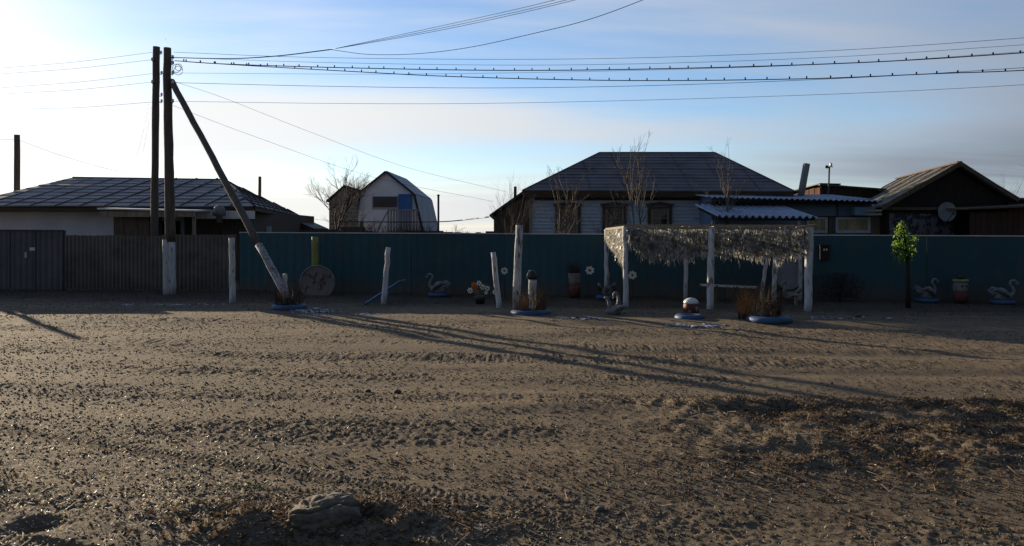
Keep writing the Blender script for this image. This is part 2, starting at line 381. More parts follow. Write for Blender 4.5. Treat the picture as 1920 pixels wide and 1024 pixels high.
M['darkmetal'] = mat('dark_metal', (.045, .045, .05), (.03, .03, .03), 3, .5, .1, metal=.4)
M['ceramic'] = mat('white_ceramic', (.65, .65, .62), (.5, .5, .5), 3, .25, 0, spec=.6)
M['roofgrey'] = mat('roof_sheet', (.155, .135, .137), (.10, .088, .09), .9, .6, .2, dirt=((.21, .205, .22), 1.1, .54, .75))
M['roofdark'] = mat('dark_slate_roof', (.145, .126, .128), (.092, .080, .082), .8, .8, .3, dirt=((.15, .135, .14), 1.0, .52, .7))
M['seam'] = mat('roof_seam', (.045, .045, .055), (.03, .03, .04), 2, .6, .1)
M['galv'] = mat('galvanised_sheet', (.26, .31, .40), (.17, .21, .29), 1.5, .65, .1, spec=.15)
M['slate'] = mat('wavy_slate', (.26, .29, .35), (.17, .19, .23), 1.5, .75, .3, spec=.1)
M['barnslate'] = mat('old_wavy_slate', (.26, .235, .19), (.15, .135, .11), 2.0, .9, .6, dirt=((.07, .07, .05), 2.5, .55, .8))
M['lightwall'] = mat('pale_plaster', (.60, .64, .74), (.50, .54, .63), 1.2, .9, .3)
M['bluewall'] = mat('pale_blue_boards', (.50, .56, .66), (.38, .44, .54), 1.4, .8, .4, stretch=(.6, .6, 3), dirt=((.06, .055, .05), 3, .60, .7))
M['annexwall'] = mat('blue_panel', (.14, .21, .29), (.11, .165, .235), 1.0, .7, .2)
M['whitewall'] = mat('white_siding', (.78, .80, .86), (.66, .68, .74), .8, .8, .15)
M['blueroof'] = mat('blue_grey_sheet', (.13, .175, .25), (.09, .12, .18), 1, .6, .1)
M['bluedoor'] = mat('blue_door_paint', (.045, .16, .42), (.035, .12, .32), 2, .5, .1)
M['boards'] = mat('brown_boards', (.13, .098, .072), (.070, .054, .042), 3, .9, .7, stretch=(5, 5, .5))
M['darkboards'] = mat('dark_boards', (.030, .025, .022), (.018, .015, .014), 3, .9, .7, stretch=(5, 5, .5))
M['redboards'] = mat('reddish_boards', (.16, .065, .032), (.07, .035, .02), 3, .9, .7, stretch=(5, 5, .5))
M['lightboards'] = mat('pale_boards', (.30, .25, .19), (.17, .14, .105), 3, .85, .6, stretch=(5, 5, .5))
M['carved'] = mat('dark_carved_frame', (.085, .05, .04), (.045, .03, .026), 5, .7, .4)
M['frame'] = mat('white_window_frame', (.38, .42, .48), (.30, .33, .38), 5, .6, .2)
M['curtain'] = mat('drawn_curtain', (.40, .32, .16), (.18, .17, .10), 2.5, .9, .2, stretch=(3, 3, .6))
M['shutter'] = mat('grey_shutter_boards', (.10, .085, .085), (.07, .06, .06), 3, .8, .3)
gm = mat('window_glass', (.02, .022, .025), (.015, .015, .02), 1, .08, 0, spec=.8); M['glass'] = gm
M['fascia'] = mat('fascia_brown', (.075, .055, .035), (.04, .03, .02), 3, .85, .5, stretch=(.5, .5, 4))
M['canvas'] = mat('pale_sheet_edge', (.75, .75, .75), (.6, .6, .6), 2, .6, .2)
M['strip'] = translucent(mat('plastic_strips', (.40, .40, .40), (.09, .09, .095), 9, .4, 0, spec=.6, contrast=(.45, .55)), (.46, .44, .38), .38)
M['grass_dry'] = translucent(mat('dry_stalks', (.075, .045, .025), (.035, .024, .016), 4, .8, 0), (.07, .04, .02), .15)
M['twig'] = mat('bare_twig', (.055, .042, .036), (.03, .024, .02), 4, .85, 0)
M['palet'] = mat('pale_twig', (.15, .125, .105), (.08, .065, .055), 4, .85, 0)
M['birch'] = mat('pale_bark', (.20, .17, .15), (.09, .075, .065), 8, .8, .3)
M['palmleaf'] = translucent(mat('green_plastic_leaf', (.05, .12, .022), (.022, .06, .012), 5, .5, 0, spec=.4), (.27, .42, .06), .45)
M['palmtrunk'] = mat('dark_stem', (.03, .022, .015), (.02, .015, .01), 5, .9, .8)
M['petalw'] = translucent(mat('white_petal', (.8, .8, .76), (.65, .65, .6), 5, .6, 0), (.85, .80, .62), .45)
M['petalo'] = translucent(mat('orange_petal', (.6, .14, .02), (.4, .08, .01), 5, .6, 0), (.8, .2, .02), .45)
M['centre'] = mat('flower_centre', (.20, .12, .03), (.1, .06, .02), 9, .8, .2)
M['red'] = mat('red_brown_paint', (.13, .030, .02), (.07, .022, .016), 4, .6, .3, dirt=((.08, .05, .04), 5, .58, .7))
M['pebblewhite'] = mat('grey_white_crock', (.24, .22, .21), (.15, .14, .14), 8, .8, .5)
M['relief'] = mat('grey_painted_disc', (.20, .185, .18), (.15, .14, .135), 3, .85, .4, dirt=((.055, .05, .05), 2.2, .54, .85))
M['greenweed'] = mat('green_weed', (.07, .16, .03), (.04, .1, .02), 5, .8, 0)
def block_mat():
    m = bpy.data.materials.new('cinder_blocks'); m.use_nodes = True; t = m.node_tree; b = t.nodes['Principled BSDF']; b.inputs['Roughness'].default_value = .9
    g = t.nodes.new('ShaderNodeTexCoord'); mp = t.nodes.new('ShaderNodeMapping'); mp.inputs['Rotation'].default_value = (R(90), 0, 0); t.links.new(g.outputs['Object'], mp.inputs[0])
    br = t.nodes.new('ShaderNodeTexBrick'); t.links.new(mp.outputs[0], br.inputs[0]); br.inputs['Color1'].default_value = (.17, .145, .125, 1); br.inputs['Color2'].default_value = (.11, .095, .08, 1)
    br.inputs['Mortar'].default_value = (.26, .24, .22, 1); br.inputs['Scale'].default_value = 1; br.inputs['Mortar Size'].default_value = .025; br.inputs['Brick Width'].default_value = .42; br.inputs['Row Height'].default_value = .23
    t.links.new(br.outputs[0], b.inputs['Base Color']); return m
M['blocks'] = block_mat()

# ------------------------------------------------------------ ground sheet
def axis_x():
    a = [0.0]; st = .014
    while a[-1] < 900:
        x = a[-1]
        st = .014 if x < 3 else .014*math.exp((x-3)*.16) if x < 22 else st*1.25
        a.append(x+st)
    a = np.array(a); return np.concatenate([-a[:0:-1], a])
def axis_y():
    a = [3.0]
    while a[-1] < 1500:
        y = a[-1]; a.append(y + (.00085*y*y if y < 26 else (y-25)*.2+.7))
    return np.concatenate([[-60, -30, -10, -2, 1, 2, 2.6], np.array(a)])
ax = axis_x(); ay = axis_y()
XX, YY = np.meshgrid(ax, ay); ZZ = height(XX, YY)
ZZ = np.where(YY > 60, ZZ*0, ZZ)
vv = np.stack([XX.ravel(), YY.ravel(), ZZ.ravel()], 1); nx = len(ax); ny = len(ay)
ii = (np.arange(ny-1)[:, None]*nx+np.arange(nx-1)[None, :]).ravel()
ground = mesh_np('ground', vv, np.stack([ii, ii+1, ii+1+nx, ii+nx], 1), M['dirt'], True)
tag(ground, 'rough brown dirt street and verge with clods and tyre prints', kind='structure')
print('ground verts', len(vv))

def scatter(name, label, cat, n, proto_v, proto_f, mtl, pos, size, tilt, flat=1.0, sink=.3, jit=.25):
    """many tiny pieces as one mesh; proto arrays, pos Nx2, size N"""
    k = len(proto_v); a = RNG.random(n)*2*np.pi; tx = (RNG.random(n)-.5)*2*tilt; ty = (RNG.random(n)-.5)*2*tilt
    P = proto_v[None]*(1+(RNG.random((n, k, 3))-.5)*2*jit)*size[:, None, None]
    P[:, :, 2] *= flat
    ct, s_ = np.cos(tx)[:, None], np.sin(tx)[:, None]
    y = P[:, :, 1]*ct-P[:, :, 2]*s_; z = P[:, :, 1]*s_+P[:, :, 2]*ct; x = P[:, :, 0]
    ct, s_ = np.cos(ty)[:, None], np.sin(ty)[:, None]; x, z = x*ct+z*s_, -x*s_+z*ct
    ca, sa = np.cos(a)[:, None], np.sin(a)[:, None]; x, y = x*ca-y*sa, x*sa+y*ca
    hz = height(pos[:, 0], pos[:, 1])
    V = np.stack([x+pos[:, 0:1], y+pos[:, 1:2], z+hz[:, None]+size[:, None]*sink], 2).reshape(-1, 3)
    Fc = (proto_f[None]+(np.arange(n)*k)[:, None, None]).reshape(-1, proto_f.shape[1])
    o = mesh_np(name, V, Fc, mtl); tag(o, label, cat, kind='stuff'); return o
octv = np.array([[1, 0, 0], [0, 1, 0], [-1, 0, 0], [0, -1, 0], [0, 0, 1], [0, 0, -1]], float)
octf = np.array([[0, 1, 4], [1, 2, 4], [2, 3, 4], [3, 0, 4], [1, 0, 5], [2, 1, 5], [3, 2, 5], [0, 3, 5]])
def logpos(n, y0, y1, xf=.85, p=1.0):
    y = y0*(y1/y0)**(RNG.random(n)**p); x = (RNG.random(n)*2-1)*y*xf; return np.stack([x, y], 1)
n = 120000; pos = logpos(n, 3.3, 20); keep = (vn(pos[:, 0]*.6+3, pos[:, 1]*1.1+9)+.38)*(.55+.9*sst(vn(pos[:, 0]*.06+77, (pos[:, 1]+.10*pos[:, 0])*1.5+3), -.18, .16)) > RNG.random(n)*.6; pos = pos[keep]; n = len(pos)
scatter('gravel', 'loose gravel and small clods scattered over the dirt street', 'gravel', n, octv, octf, M['pebble'], pos, .004+.012*RNG.random(n)**3+.00035*pos[:, 1], .5, .6, .1)
flv = np.array([[1, 0, 0.05], [.2, .32, -.1], [-1, 0, .1], [.2, -.32, -.05]], float); flf = np.array([[0, 1, 2, 3]])
n = 32000; pos = logpos(n, 3.3, 8.5, p=1.25); wgt = .07+.93*(1-sst(pos[:, 0]+.35*(pos[:, 1]-4), -2.2, .2))*(1-.6*sst(pos[:, 1], 5, 8)); wgt *= .35+.65*sst(vn(pos[:, 0]*.9+5, pos[:, 1]*1.4), -.1, .2); keep = RNG.random(n) < wgt; pos = pos[keep]; n = len(pos)
scatter('fallen_seeds', 'pale fallen seeds glinting on the dirt in the left foreground', 'seeds', n, flv, flf, M['flake'], pos, .005+.009*RNG.random(n)+.0004*pos[:, 1], .9, 1, .6)
lfv = np.array([[1, 0, .25], [.35, .5, .0], [-.5, .45, .1], [-1, 0, .3], [-.5, -.4, .12], [.35, -.5, .02], [0, 0, -.12]], float)
lff = np.array([[0, 1, 6], [1, 2, 6], [2, 3, 6], [3, 4, 6], [4, 5, 6], [5, 0, 6]])
n = 34000; yy = 4.6+RNG.random(n)*3.6; xx = .4+RNG.random(n)**.8*6.4; w = sst(xx+.8*vn(yy*1.4, xx*1.1), .8, 3.0)*sst(yy, 4.9, 5.9)*(1-sst(yy, 7.7, 8.1))*(.15+.85*sst(vn(xx*1.7+4, yy*2.4+1), -.2, .15)); k = RNG.random(n) < w
pos = np.stack([xx, yy], 1)[k]
p2 = np.stack([-1.15+RNG.normal(0, .55, 1500), 4.5+RNG.normal(0, .2, 1500)], 1)
p3 = np.stack([(RNG.random(5000)*2-1)*4.2, 3.3+RNG.random(5000)*2.6], 1); k3 = vn(p3[:, 0]*1.1+7, p3[:, 1]*1.7) > -.02; p3 = p3[k3]
pos = np.concatenate([pos, p2, p3]); n = len(pos)
scatter('leaf_litter', 'brown dry leaf litter heaped on the hummocky verge', 'leaf litter', n, lfv, lff, M['leaf_dry'], pos, .008+.018*RNG.random(n)**1.5, .8, 1, .45)
n = 4500; pos = np.stack([.6+RNG.random(n)*6, 5.0+RNG.random(n)*3.0], 1)
p3 = np.stack([(RNG.random(3500)*2-1)*4.5, 3.3+RNG.random(3500)*3], 1); pos = np.concatenate([pos, p3]); n = len(pos)
stv = np.array([[1, 0.03, .15], [1, -.03, .15], [-1, -.03, 0], [-1, .03, 0]], float)
scatter('straw', 'dry straw stalks lying on the verge in the right foreground', 'straw', n, stv, flf, M['flake'] if False else mat('straw', (.24, .17, .10), (.12, .085, .055), 4, .7, 0), pos, .02+.05*RNG.random(n)**2, .35, 1, .25)
bl = np.array([[-.06, 0, 0], [.06, 0, 0], [.03, .25, 1]], float); blf = np.array([[0, 1, 2]])
n = 26000; xx = (RNG.random(n)*2-1)*17; lim = np.where(xx > -8.5, 23.3-.179*(xx+8.52), 23.3-.07*(xx+8.52)); yy = lim-RNG.random(n)**1.4*4.2
k = (vn(xx*1.3, yy*1.9)+.8*vn(xx*4, yy*5) > -.02) & (lim-yy < 3.9+vn(xx, yy)*1.5)
pos = np.stack([xx, yy], 1)[k]; n = len(pos)
scatter('verge_grass', 'short dead brown grass along the foot of the fence', 'dry grass', n, bl, blf, M['grass_dry'], pos, .03+.07*RNG.random(n)**2, .6, 1, 0, .3)
# a few green weeds
mb = MB()
for cxp, cyp, k in ((455, 913, 60), (430, 918, 30), (245, 935, 14)):
    c = G(cxp, cyp)
    for _ in range(k):
        x = c.x+random.gauss(0, .10); y = c.y+random.gauss(0, .05); z = height1(x, y)
        a = random.uniform(0, 6.28); l = random.uniform(.012, .03)
        mb.add([(x, y, z), (x+math.cos(a)*l-.004, y+math.sin(a)*l, z+l*.7), (x+math.cos(a)*l*1.4, y+math.sin(a)*l*1.4, z+l*.6), (x+math.cos(a)*l+.006, y+math.sin(a)*l, z+l*.5)], [(0, 1, 2, 3)])
tag(mb.build('green_weeds', M['greenweed']), 'small green weeds sprouting from the dirt in the lower left', 'weeds', kind='stuff')
# snow patches: thin lumpy sheets with ragged outline
def snow(px, py, w, d, label, seed, thr=.0):
    c = G(px, py); nxs, nys = 90, 40
    xs = np.linspace(-w, w, nxs); ys = np.linspace(-d, d, nys); X, Y = np.meshgrid(xs, ys)
    msk = 1-(X/w)**2-(Y/d)**2 + 1.6*vn(X*5+seed, Y*9+seed)+1.1*vn(X*12, Y*26+seed)+.6*vn(X*30, Y*50+seed)
    H = height(X+c.x, Y+c.y)+np.clip(msk-thr, -.3, .5)*.05
    V = np.stack([(X+c.x).ravel(), (Y+c.y).ravel(), H.ravel()], 1)
    i0 = (np.arange(nys-1)[:, None]*nxs+np.arange(nxs-1)[None, :]).ravel()
    mm = msk.ravel()-thr; k = (mm[i0] > -.15) & (mm[i0+nxs+1] > -.15)
    i0 = i0[k]
    o = mesh_np('snow_patch', V, np.stack([i0, i0+1, i0+1+nxs, i0+nxs], 1), M['snow'], True)
    tag(o, label, 'snow', 'snow patches along the shaded verge')
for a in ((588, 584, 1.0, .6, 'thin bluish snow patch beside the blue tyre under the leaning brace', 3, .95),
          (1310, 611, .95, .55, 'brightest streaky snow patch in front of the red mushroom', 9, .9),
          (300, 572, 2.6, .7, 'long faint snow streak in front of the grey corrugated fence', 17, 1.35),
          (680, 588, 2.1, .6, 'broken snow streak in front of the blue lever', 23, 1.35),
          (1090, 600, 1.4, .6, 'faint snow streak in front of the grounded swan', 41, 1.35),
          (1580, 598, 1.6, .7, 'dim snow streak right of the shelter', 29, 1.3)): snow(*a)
# ------------------------------------------------------------ boulder
def boulder():
    n, m_ = 110, 60; vs = []; c = Vector((-1.13, 4.50, .015))
    for i in range(m_+1):
        ph = -math.pi/2+math.pi*i/m_; ph = max(min(ph, 1.56), -1.56)
        for k in range(n):
            t = 2*math.pi*k/n; p = Vector((math.cos(ph)*math.cos(t), math.cos(ph)*math.sin(t), math.sin(ph)))
            p = Vector([math.copysign(abs(q)**.72, q) for q in p])
            V1 = lambda a, b: float(vn(np.array([a]), np.array([b]))[0])
            q = 1+.35*V1(p.x*1.7+4+p.y, p.z*2-p.y)+.22*abs(V1(p.x*4+4+p.z*2, p.y*4+p.z))+.09*V1(p.x*11+p.z*5, p.y*9+p.z*8)+.04*V1(p.x*27+p.z*9, p.z*23)
            # two diagonal cracks
            s = p.y*.9+p.z*1.0-p.x*.45
            s += .25*V1(p.x*3+2, p.y*3+5)
            for s0, dp in ((.38, .17), (-.38, .06)): q -= dp*math.exp(-((s-s0)/.06)**2)
            vs.append(c+Vector((p.x*.20*q, p.y*.17*q, p.z*.135*q)))
    fs = [(i*n+k, i*n+(k+1) % n, (i+1)*n+(k+1) % n, (i+1)*n+k) for i in range(m_) for k in range(n)]
    mb = MB(); mb.add(vs, fs, True); o = mb.build('boulder', M['rock'], off=(-1.13, 4.5, 0))
    tag(o, 'cracked mossy grey boulder half buried among dry leaves in the foreground', 'boulder')
boulder()
for (px, py, s) in ((1125, 955, .035), (745, 735, .05), (690, 560+173, .04), (1790, 748, .03)):
    c = G(px, py); mb = MB(); mb.ell((c.x, c.y, height1(c.x, c.y)+s*.3), (s, s*.8, s*.55), 8, 5)
    tag(mb.build('stone', M['rock'], off=(c.x, c.y, 0)), {1125: 'small stone lying on dirt in the lower centre', 745: 'larger dark stone on the sandy strip in the middle of the street', 690: 'small dark stone on the sandy strip in mid street left of the larger one', 1790: 'small stone by the leafy verge on the right'}[px], 'stone', 'loose stones on the dirt')

# ------------------------------------------------------------ fences
def fence_pt(x):   # base line of the street fence
    return Vector((x, 23.3-.179*(x+8.52), 0)) if x > -8.52 else Vector((x, 23.3-.07*(x+8.52), 0))
FY = Vector((1, -.179, 0)).normalized()
r = thing('metal_fence', 'long dark teal sheet metal fence along the street', 'fence', fence_pt(2))
xa = -8.5; i = 0
edges = [-8.5, -5.85, -3.0, -.2, 2.6, 5.4, 8.2, 11.0, 13.8, 16.6]
for a, b in zip(edges[:-1], edges[1:]):
    mb = MB(); A = fence_pt(a); B = fence_pt(b-.012); A.z = B.z = -.05
    top = lambda x: 1.83-.005*(x+8.5)
    corr(mb, A, B, Vector((0, 0, (top(a)+top(b))/2+.04)), .28, .0045, .003, 6, 'trap')
    mb.build('fence_panel', TEALS[int(a*3.7) % 3], r)
mb = MB(); A = fence_pt(-8.5); B = fence_pt(16.6); A.z = 1.835; B.z = 1.71; mb.bar(A, B, .05, .03); mb.build('top_rail', M['capw'], r)
for x in edges: mb = MB(); p = fence_pt(x)+Vector((0, .07, 0)); mb.bar(p, p+Vector((0, 0, 1.7)), .06, .06); mb.build('fence_post', M['darkmetal'], r)
# left grey corrugated fence
r = thing('corrugated_fence', 'low grey corrugated metal fence with uneven top on the left', 'fence', fence_pt(-11))
for a, b, z in ((-14.2, -12.3, 1.76), (-12.28, -10.6, 1.74), (-10.58, -8.6, 1.77)):
    mb = MB(); A = fence_pt(a); B = fence_pt(b); A.z = B.z = .05; corr(mb, A, B, Vector((0, 0, z-.05)), .13, .022, .004, 6, 'trap', ragged=.018); mb.build('fence_sheet', M['greyfence'], r)
mb = MB(); A = fence_pt(-14.2)+Vector((0, .05, 1.2)); B = fence_pt(-8.6)+Vector((0, .05, 1.2)); mb.bar(A, B, .05, .05); mb.bar(A-Vector((0, 0, .8)), B-Vector((0, 0, .8)), .05, .05); mb.build('rail', M['darkmetal'], r)
# metal gate at far left with a small box
r = thing('metal_gate', 'grey double sheet metal gate at the far left of the fence', 'gate', fence_pt(-15.5))
for a, b, z in ((-17.6, -16.0, 1.90), (-15.95, -15.15, 1.89), (-15.1, -14.25, 1.88)):
    mb = MB(); A = fence_pt(a)+Vector((0, -.04, -.03)); B = fence_pt(b)+Vector((0, -.04, -.03)); corr(mb, A, B, Vector((0, 0, z+.03)), .2, .008, .004, 6, 'trap'); mb.build('gate_leaf', M['gate'], r)
mb = MB()
for x in (-17.65, -15.98, -15.12, -14.22): p = fence_pt(x); mb.bar(p, p+Vector((0, 0, 1.9)), .07, .07)
A = fence_pt(-17.65)+Vector((0, -.05, 1.915)); B = fence_pt(-14.22)+Vector((0, -.05, 1.895)); mb.bar(A, B, .07, .04); mb.build('gate_frame', M['darkmetal'], r)
mb = MB(); p = at(50, 478, 23.75); mb.box((p.x, 23.72, p.z), (.05, .06, .18)); mb.build('handle', M['ceramic'], r)
mb = MB(); p = at(62, 467, 23.75); mb.box((p.x, 23.72, p.z), (.16, .03, .10)); mb.build('number_plate', M['canvas'], r)
mb = MB(); A = fence_pt(-30); B = fence_pt(-17.7); A.z = B.z = .05; corr(mb, A, B, Vector((0, 0, 1.72)), .13, .022, .004, 6, 'trap')
tag(mb.build('corrugated_fence', M['greyfence'], off=fence_pt(-20)), 'grey corrugated fence left of the gate at the picture edge', 'fence')

# ------------------------------------------------------------ houses
def wallbox(mb, x0, x1, y0, y1, z1, z0=0): mb.box(((x0+x1)/2, (y0+y1)/2, (z0+z1)/2), (x1-x0, y1-y0, z1-z0))
def window(parent, px0, px1, py0, py1, Y, fm, gmt, fw=.07, bars=(1, 0), deep=.05):
    """window standing just proud of the wall plane Y"""
    a = at(px0, py0, Y); b = at(px1, py1, Y); x0, x1, z1, z0 = a.x, b.x, a.z, b.z
    mb = MB()
    mb.box(((x0+x1)/2, Y-deep/2, z1-fw/2), (x1-x0, deep, fw)); mb.box(((x0+x1)/2, Y-deep/2, z0+fw/2), (x1-x0, deep, fw))
    for x in (x0+fw/2, x1-fw/2): mb.box((x, Y-deep/2, (z0+z1)/2), (fw, deep, z1-z0-2*fw))
    for k in range(bars[0]): x = x0+(x1-x0)*(k+1)/(bars[0]+1); mb.box((x, Y-deep*.4, (z0+z1)/2), (.035, deep*.7, z1-z0-2*fw))
    if bars[1]: mb.box(((x0+x1)/2, Y-deep*.42, z0+(z1-z0)*.68), (x1-x0-2*fw, deep*.6, .035))
    w = mb.build('window', fm, parent)
    mb = MB(); mb.box(((x0+x1)/2, Y-.008, (z0+z1)/2), (x1-x0-2*fw, .01, z1-z0-2*fw)); mb.build('pane', gmt, w)
    return w
# --- main house
r = thing('main_house', 'single storey pale blue house with dark hipped roof behind the teal fence', 'house', (6, 29.5, 0))
wall = MB(); wallbox(wall, .75, 10.3, 29.45, 37, 3.25)
wall.build('wall', M['bluewall'], r)
FL = Vector((.41, 29.0, 3.48)); FR = Vector((10.98, 29.0, 3.44)); RL = Vector((3.89, 33.2, 5.41)); RR = Vector((9.02, 33.2, 5.41)); BL = Vector((.41, 37.4, 3.48)); BR = Vector((10.98, 37.4, 3.44))
rf = MB(); sm = MB()
roof_plane(rf, sm, FL, FR, RR, RL, 13, 8, .022, .008)
roof_plane(rf, sm, FR, BR, RR, RR, 13, 5, .03, .02); roof_plane(rf, sm, BL, FL, RL, RL, 13, 5, .03, .02); roof_plane(rf, None, BR, BL, RL, RR, 8, 4)
ro = rf.build('roof', M['roofdark'], r, extra=(sm, M['seam']))
mb = MB(); mb.tube([RL, RR], .05, 6)
for a, b in ((FL, RL), (FR, RR)): mb.tube([a, b], .045, 6)
mb.build('ridge_cap', M['seam'], ro)
mb = MB(); mb.box((5.7, 29.05, 3.34), (10.5, .04, .22)); mb.box((5.7, 29.25, 3.25), (10.3, .36, .03)); mb.box((5.6, 29.44, 3.17), (9.4, .05, .10)); mb.build('eave_boards', M['fascia'], r)
mb = MB()
for i in range(14): z = 1.2+i*.14; mb.box((5.5, 29.43, z), (9.4, .03, .012))
mb.build('board_lines', M['bluewall'], r)
for (a, b) in ((1040, 1090), (1128, 1176), (1213, 1261)):
    w = window(r, a+7, b-7, 389, 452, 29.42, M['lightboards'], M['glass'], .07, (1, 1))
    mb = MB(); p = at(a, 385, 29.38); q = at(b, 455, 29.38); x0, x1, z1, z0 = p.x, q.x, p.z, q.z
    mb.box((x0+.08, 29.36, (z0+z1)/2), (.10, .05, z1-z0)); mb.box((x1-.08, 29.36, (z0+z1)/2), (.10, .05, z1-z0))
    mb.box(((x0+x1)/2, 29.35, z1+.02), (x1-x0+.08, .08, .07))
    xm = (x0+x1)/2; mb.prism([(x0+.03, 29.32, z1+.058), (x1-.03, 29.32, z1+.058), (xm+.15, 29.32, z1+.11), (xm, 29.32, z1+.14), (xm-.15, 29.32, z1+.11)], (0, .06, 0))
    mb.box((xm, 29.35, z1-.09), (x1-x0-.26, .05, .06))
    mb.build('carved_surround', M['carved'], w)
# downpipe and pale corner board
mb = MB(); mb.box((.72, 29.4, 1.7), (.1, .1, 3.0)); mb.build('corner_board', M['lightboards'], r)
# lean-to at the left gable end
r2 = thing('lean_to', 'dark boarded lean-to shed against the left end of the pale blue house', 'shed', (-.2, 30, 0))
a = at(918, 406, 29.4); b = at(982, 358, 29.4); c = Vector((.68, 29.4, b.z))
mb = MB(); mb.prism([(-.72, 29.45, 0), (.66, 29.45, 0), (.66, 29.45, 3.3), (.45, 29.45, 3.35), (-.72, 29.45, 2.45)], (0, 6, 0)); mb.build('wall', M['boards'], r2)
mb = MB(); mb.prism([(a.x, 29.2, a.z), (a.x, 29.2, a.z+.07), (b.x, 29.2, b.z+.02), (b.x+.1, 29.2, b.z-.05)], (0, 6.4, 0)); mb.build('roof', M['seam'], r2)
mb = MB()
for i in range(9): x = -.66+i*.15; mb.box((x, 29.43, 1.1+.1*i*.5), (.02, .03, 2.2+.1*i))
mb.build('battens', M['boards'], r2)
r3 = MB(); p = at(966, 350, 33); q = at(963, 372, 33); r3.tube([q+Vector((0, 0, -2.5)), p], .07, 8); tag(r3.build('stove_pipe', M['darkmetal'], off=(p.x, p.y, 0)), 'short dark stove pipe above the lean-to roof', 'pipe')

# --- annex
r = thing('annex', 'low blue annex with wavy roof right of the main house', 'annex', (10, 28, 0))
mb = MB(); mb.prism([(7.4, 27.7, 0), (7.4, 31.2, 0), (7.4, 31.2, 3.45), (7.4, 27.7, 3.10)], (5.95, 0, 0)); mb.build('wall', M['annexwall'], r)
mb = MB(); corr(mb, (7.1, 27.05, 3.12), (13.45, 27.05, 2.97), (0, 4.2, .40), .2, .028, .01, 6); ro = mb.build('roof', M['slate'], r)
mb = MB(); mb.box((10.3, 27.3, 2.93), (6.1, .05, .1)); mb.box((10.3, 27.5, 2.96), (6.2, .6, .03)); mb.build('eave_board', M['darkboards'], r)
for px in (1340, 1425, 1570): pass
window(r, 1512, 1551, 406, 437, 27.66, M['frame'], M['curtain'], .10, (0, 0))
window(r, 1566, 1631, 407, 437, 27.66, M['frame'], M['curtain'], .10, (0, 0))
for xa, xb in ((11.72, 11.92), (13.25, 13.6)): mb = MB(); wallbox(mb, xa, xb, 27.62, 27.69, 2.42, 1.2); mb.build('board_pier', M['boards'], r)
mb = MB(); mb.box((12.4, 27.62, 2.44), (2.2, .06, .05)); mb.box((12.05, 27.64, 2.7), (.03, .05, .5)); mb.build('trim', M['darkmetal'], r)
mb = MB(); p = at(1634, 396, 27.2); mb.box((p.x-.2, 27.4, p.z), (.75, .3, .3)); mb.build('cabinet', M['annexwall'], r)
mb = MB(); 
for dz in (0, -.13): p = at(1648, 395, 27.0); mb.bar((p.x-.35, 27.3, p.z+dz), (p.x+.05, 26.9, p.z+dz), .1, .08)
mb.build('rafter_end', M['lightboards'], r)
mb = MB(); a = at(1505, 308, 30); mb.tube([(a.x-.2+.05, 30, 2.9), (a.x+.16, 30, a.z+.02)], .135, 12); mb.build('chimney_pipe', M['pebblewhite'], r)
# porch canopy of galvanised sheet
r = thing('porch_canopy', 'sloping galvanised corrugated porch canopy with sunlit ribs', 'canopy', (8.6, 26, 0))
mb = MB(); corr(mb, (6.75, 24.5, 2.36), (10.05, 24.5, 2.33), (0, 3.1, .50), .22, .05, .008, 8); mb.build('sheet', M['galv'], r)
mb = MB(); mb.box((8.4, 24.65, 2.27), (3.2, .06, .08)); mb.bar((6.9, 24.6, 2.27), (6.9, 27.6, 2.75), .06, .08); mb.bar((9.95, 24.6, 2.27), (9.95, 27.6, 2.75), .06, .08); mb.build('rafter', M['darkboards'], r)
for x in (6.95, 9.9):
    mb = MB(); mb.bar((x, 25.8, 0), (x, 25.8, 2.25), .09, .09); mb.build('canopy_post', M['whitewash2'], r)
mb = MB(); mb.box((8.2, 25.6, 2.05), (2.2, .04, .2)); mb.build('sign_board', M['annexwall'], r)
# --- dark shed behind
r = thing('plank_shed', 'plank shed behind the wavy annex roof, its left face reddish in sun', 'shed', (14.7, 34, 0))
A = at(1512, 352, 34); B = at(1540, 345, 33); C = at(1655, 354, 33); 
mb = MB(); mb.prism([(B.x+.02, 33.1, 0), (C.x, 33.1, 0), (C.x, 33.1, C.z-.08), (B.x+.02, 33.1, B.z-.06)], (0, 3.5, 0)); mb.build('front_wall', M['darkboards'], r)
mb = MB()
for i in range(9):
    u0 = i/9; u1 = (i+.9)/9; E = Vector((A.x-.6, 36.5, 0)); Fp = Vector((B.x, 33.1, 0)); za = 3.5; zb = B.z-.08
    p = E.lerp(Fp, u0); q = E.lerp(Fp, u1); z0 = za+(zb-za)*u0; z1 = za+(zb-za)*u1
    mb.prism([(p.x, p.y, 0), (q.x, q.y, 0), (q.x, q.y, z1-random.uniform(0, .06)), (p.x, p.y, z0-random.uniform(0, .06))], (.03, .03, 0))
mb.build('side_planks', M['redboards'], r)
mb = MB(); mb.prism([(B.x-.1, 32.9, B.z), (C.x+.1, 32.9, C.z), (C.x+.1, 32.9, C.z-.06), (B.x-.1, 32.9, B.z-.06)], (0, .4, 0)); a0 = (B.x-.1, 33.0, B.z)
mb.prism([(B.x-.1, 32.95, B.z-.01), (B.x+1.0, 33.3, B.z-.01), (A.x+.9, 37, 3.75), (A.x-.75, 36.7, 3.62)], (0, 0, .05)); mb.prism([(B.x+.4, 33.3, B.z-.03), (C.x+.05, 33.3, C.z-.03), (C.x+.05, 36.6, C.z-.25), (B.x+.4, 36.6, B.z-.25)], (0, 0, .05)); mb.build('roof', M['seam'], r)
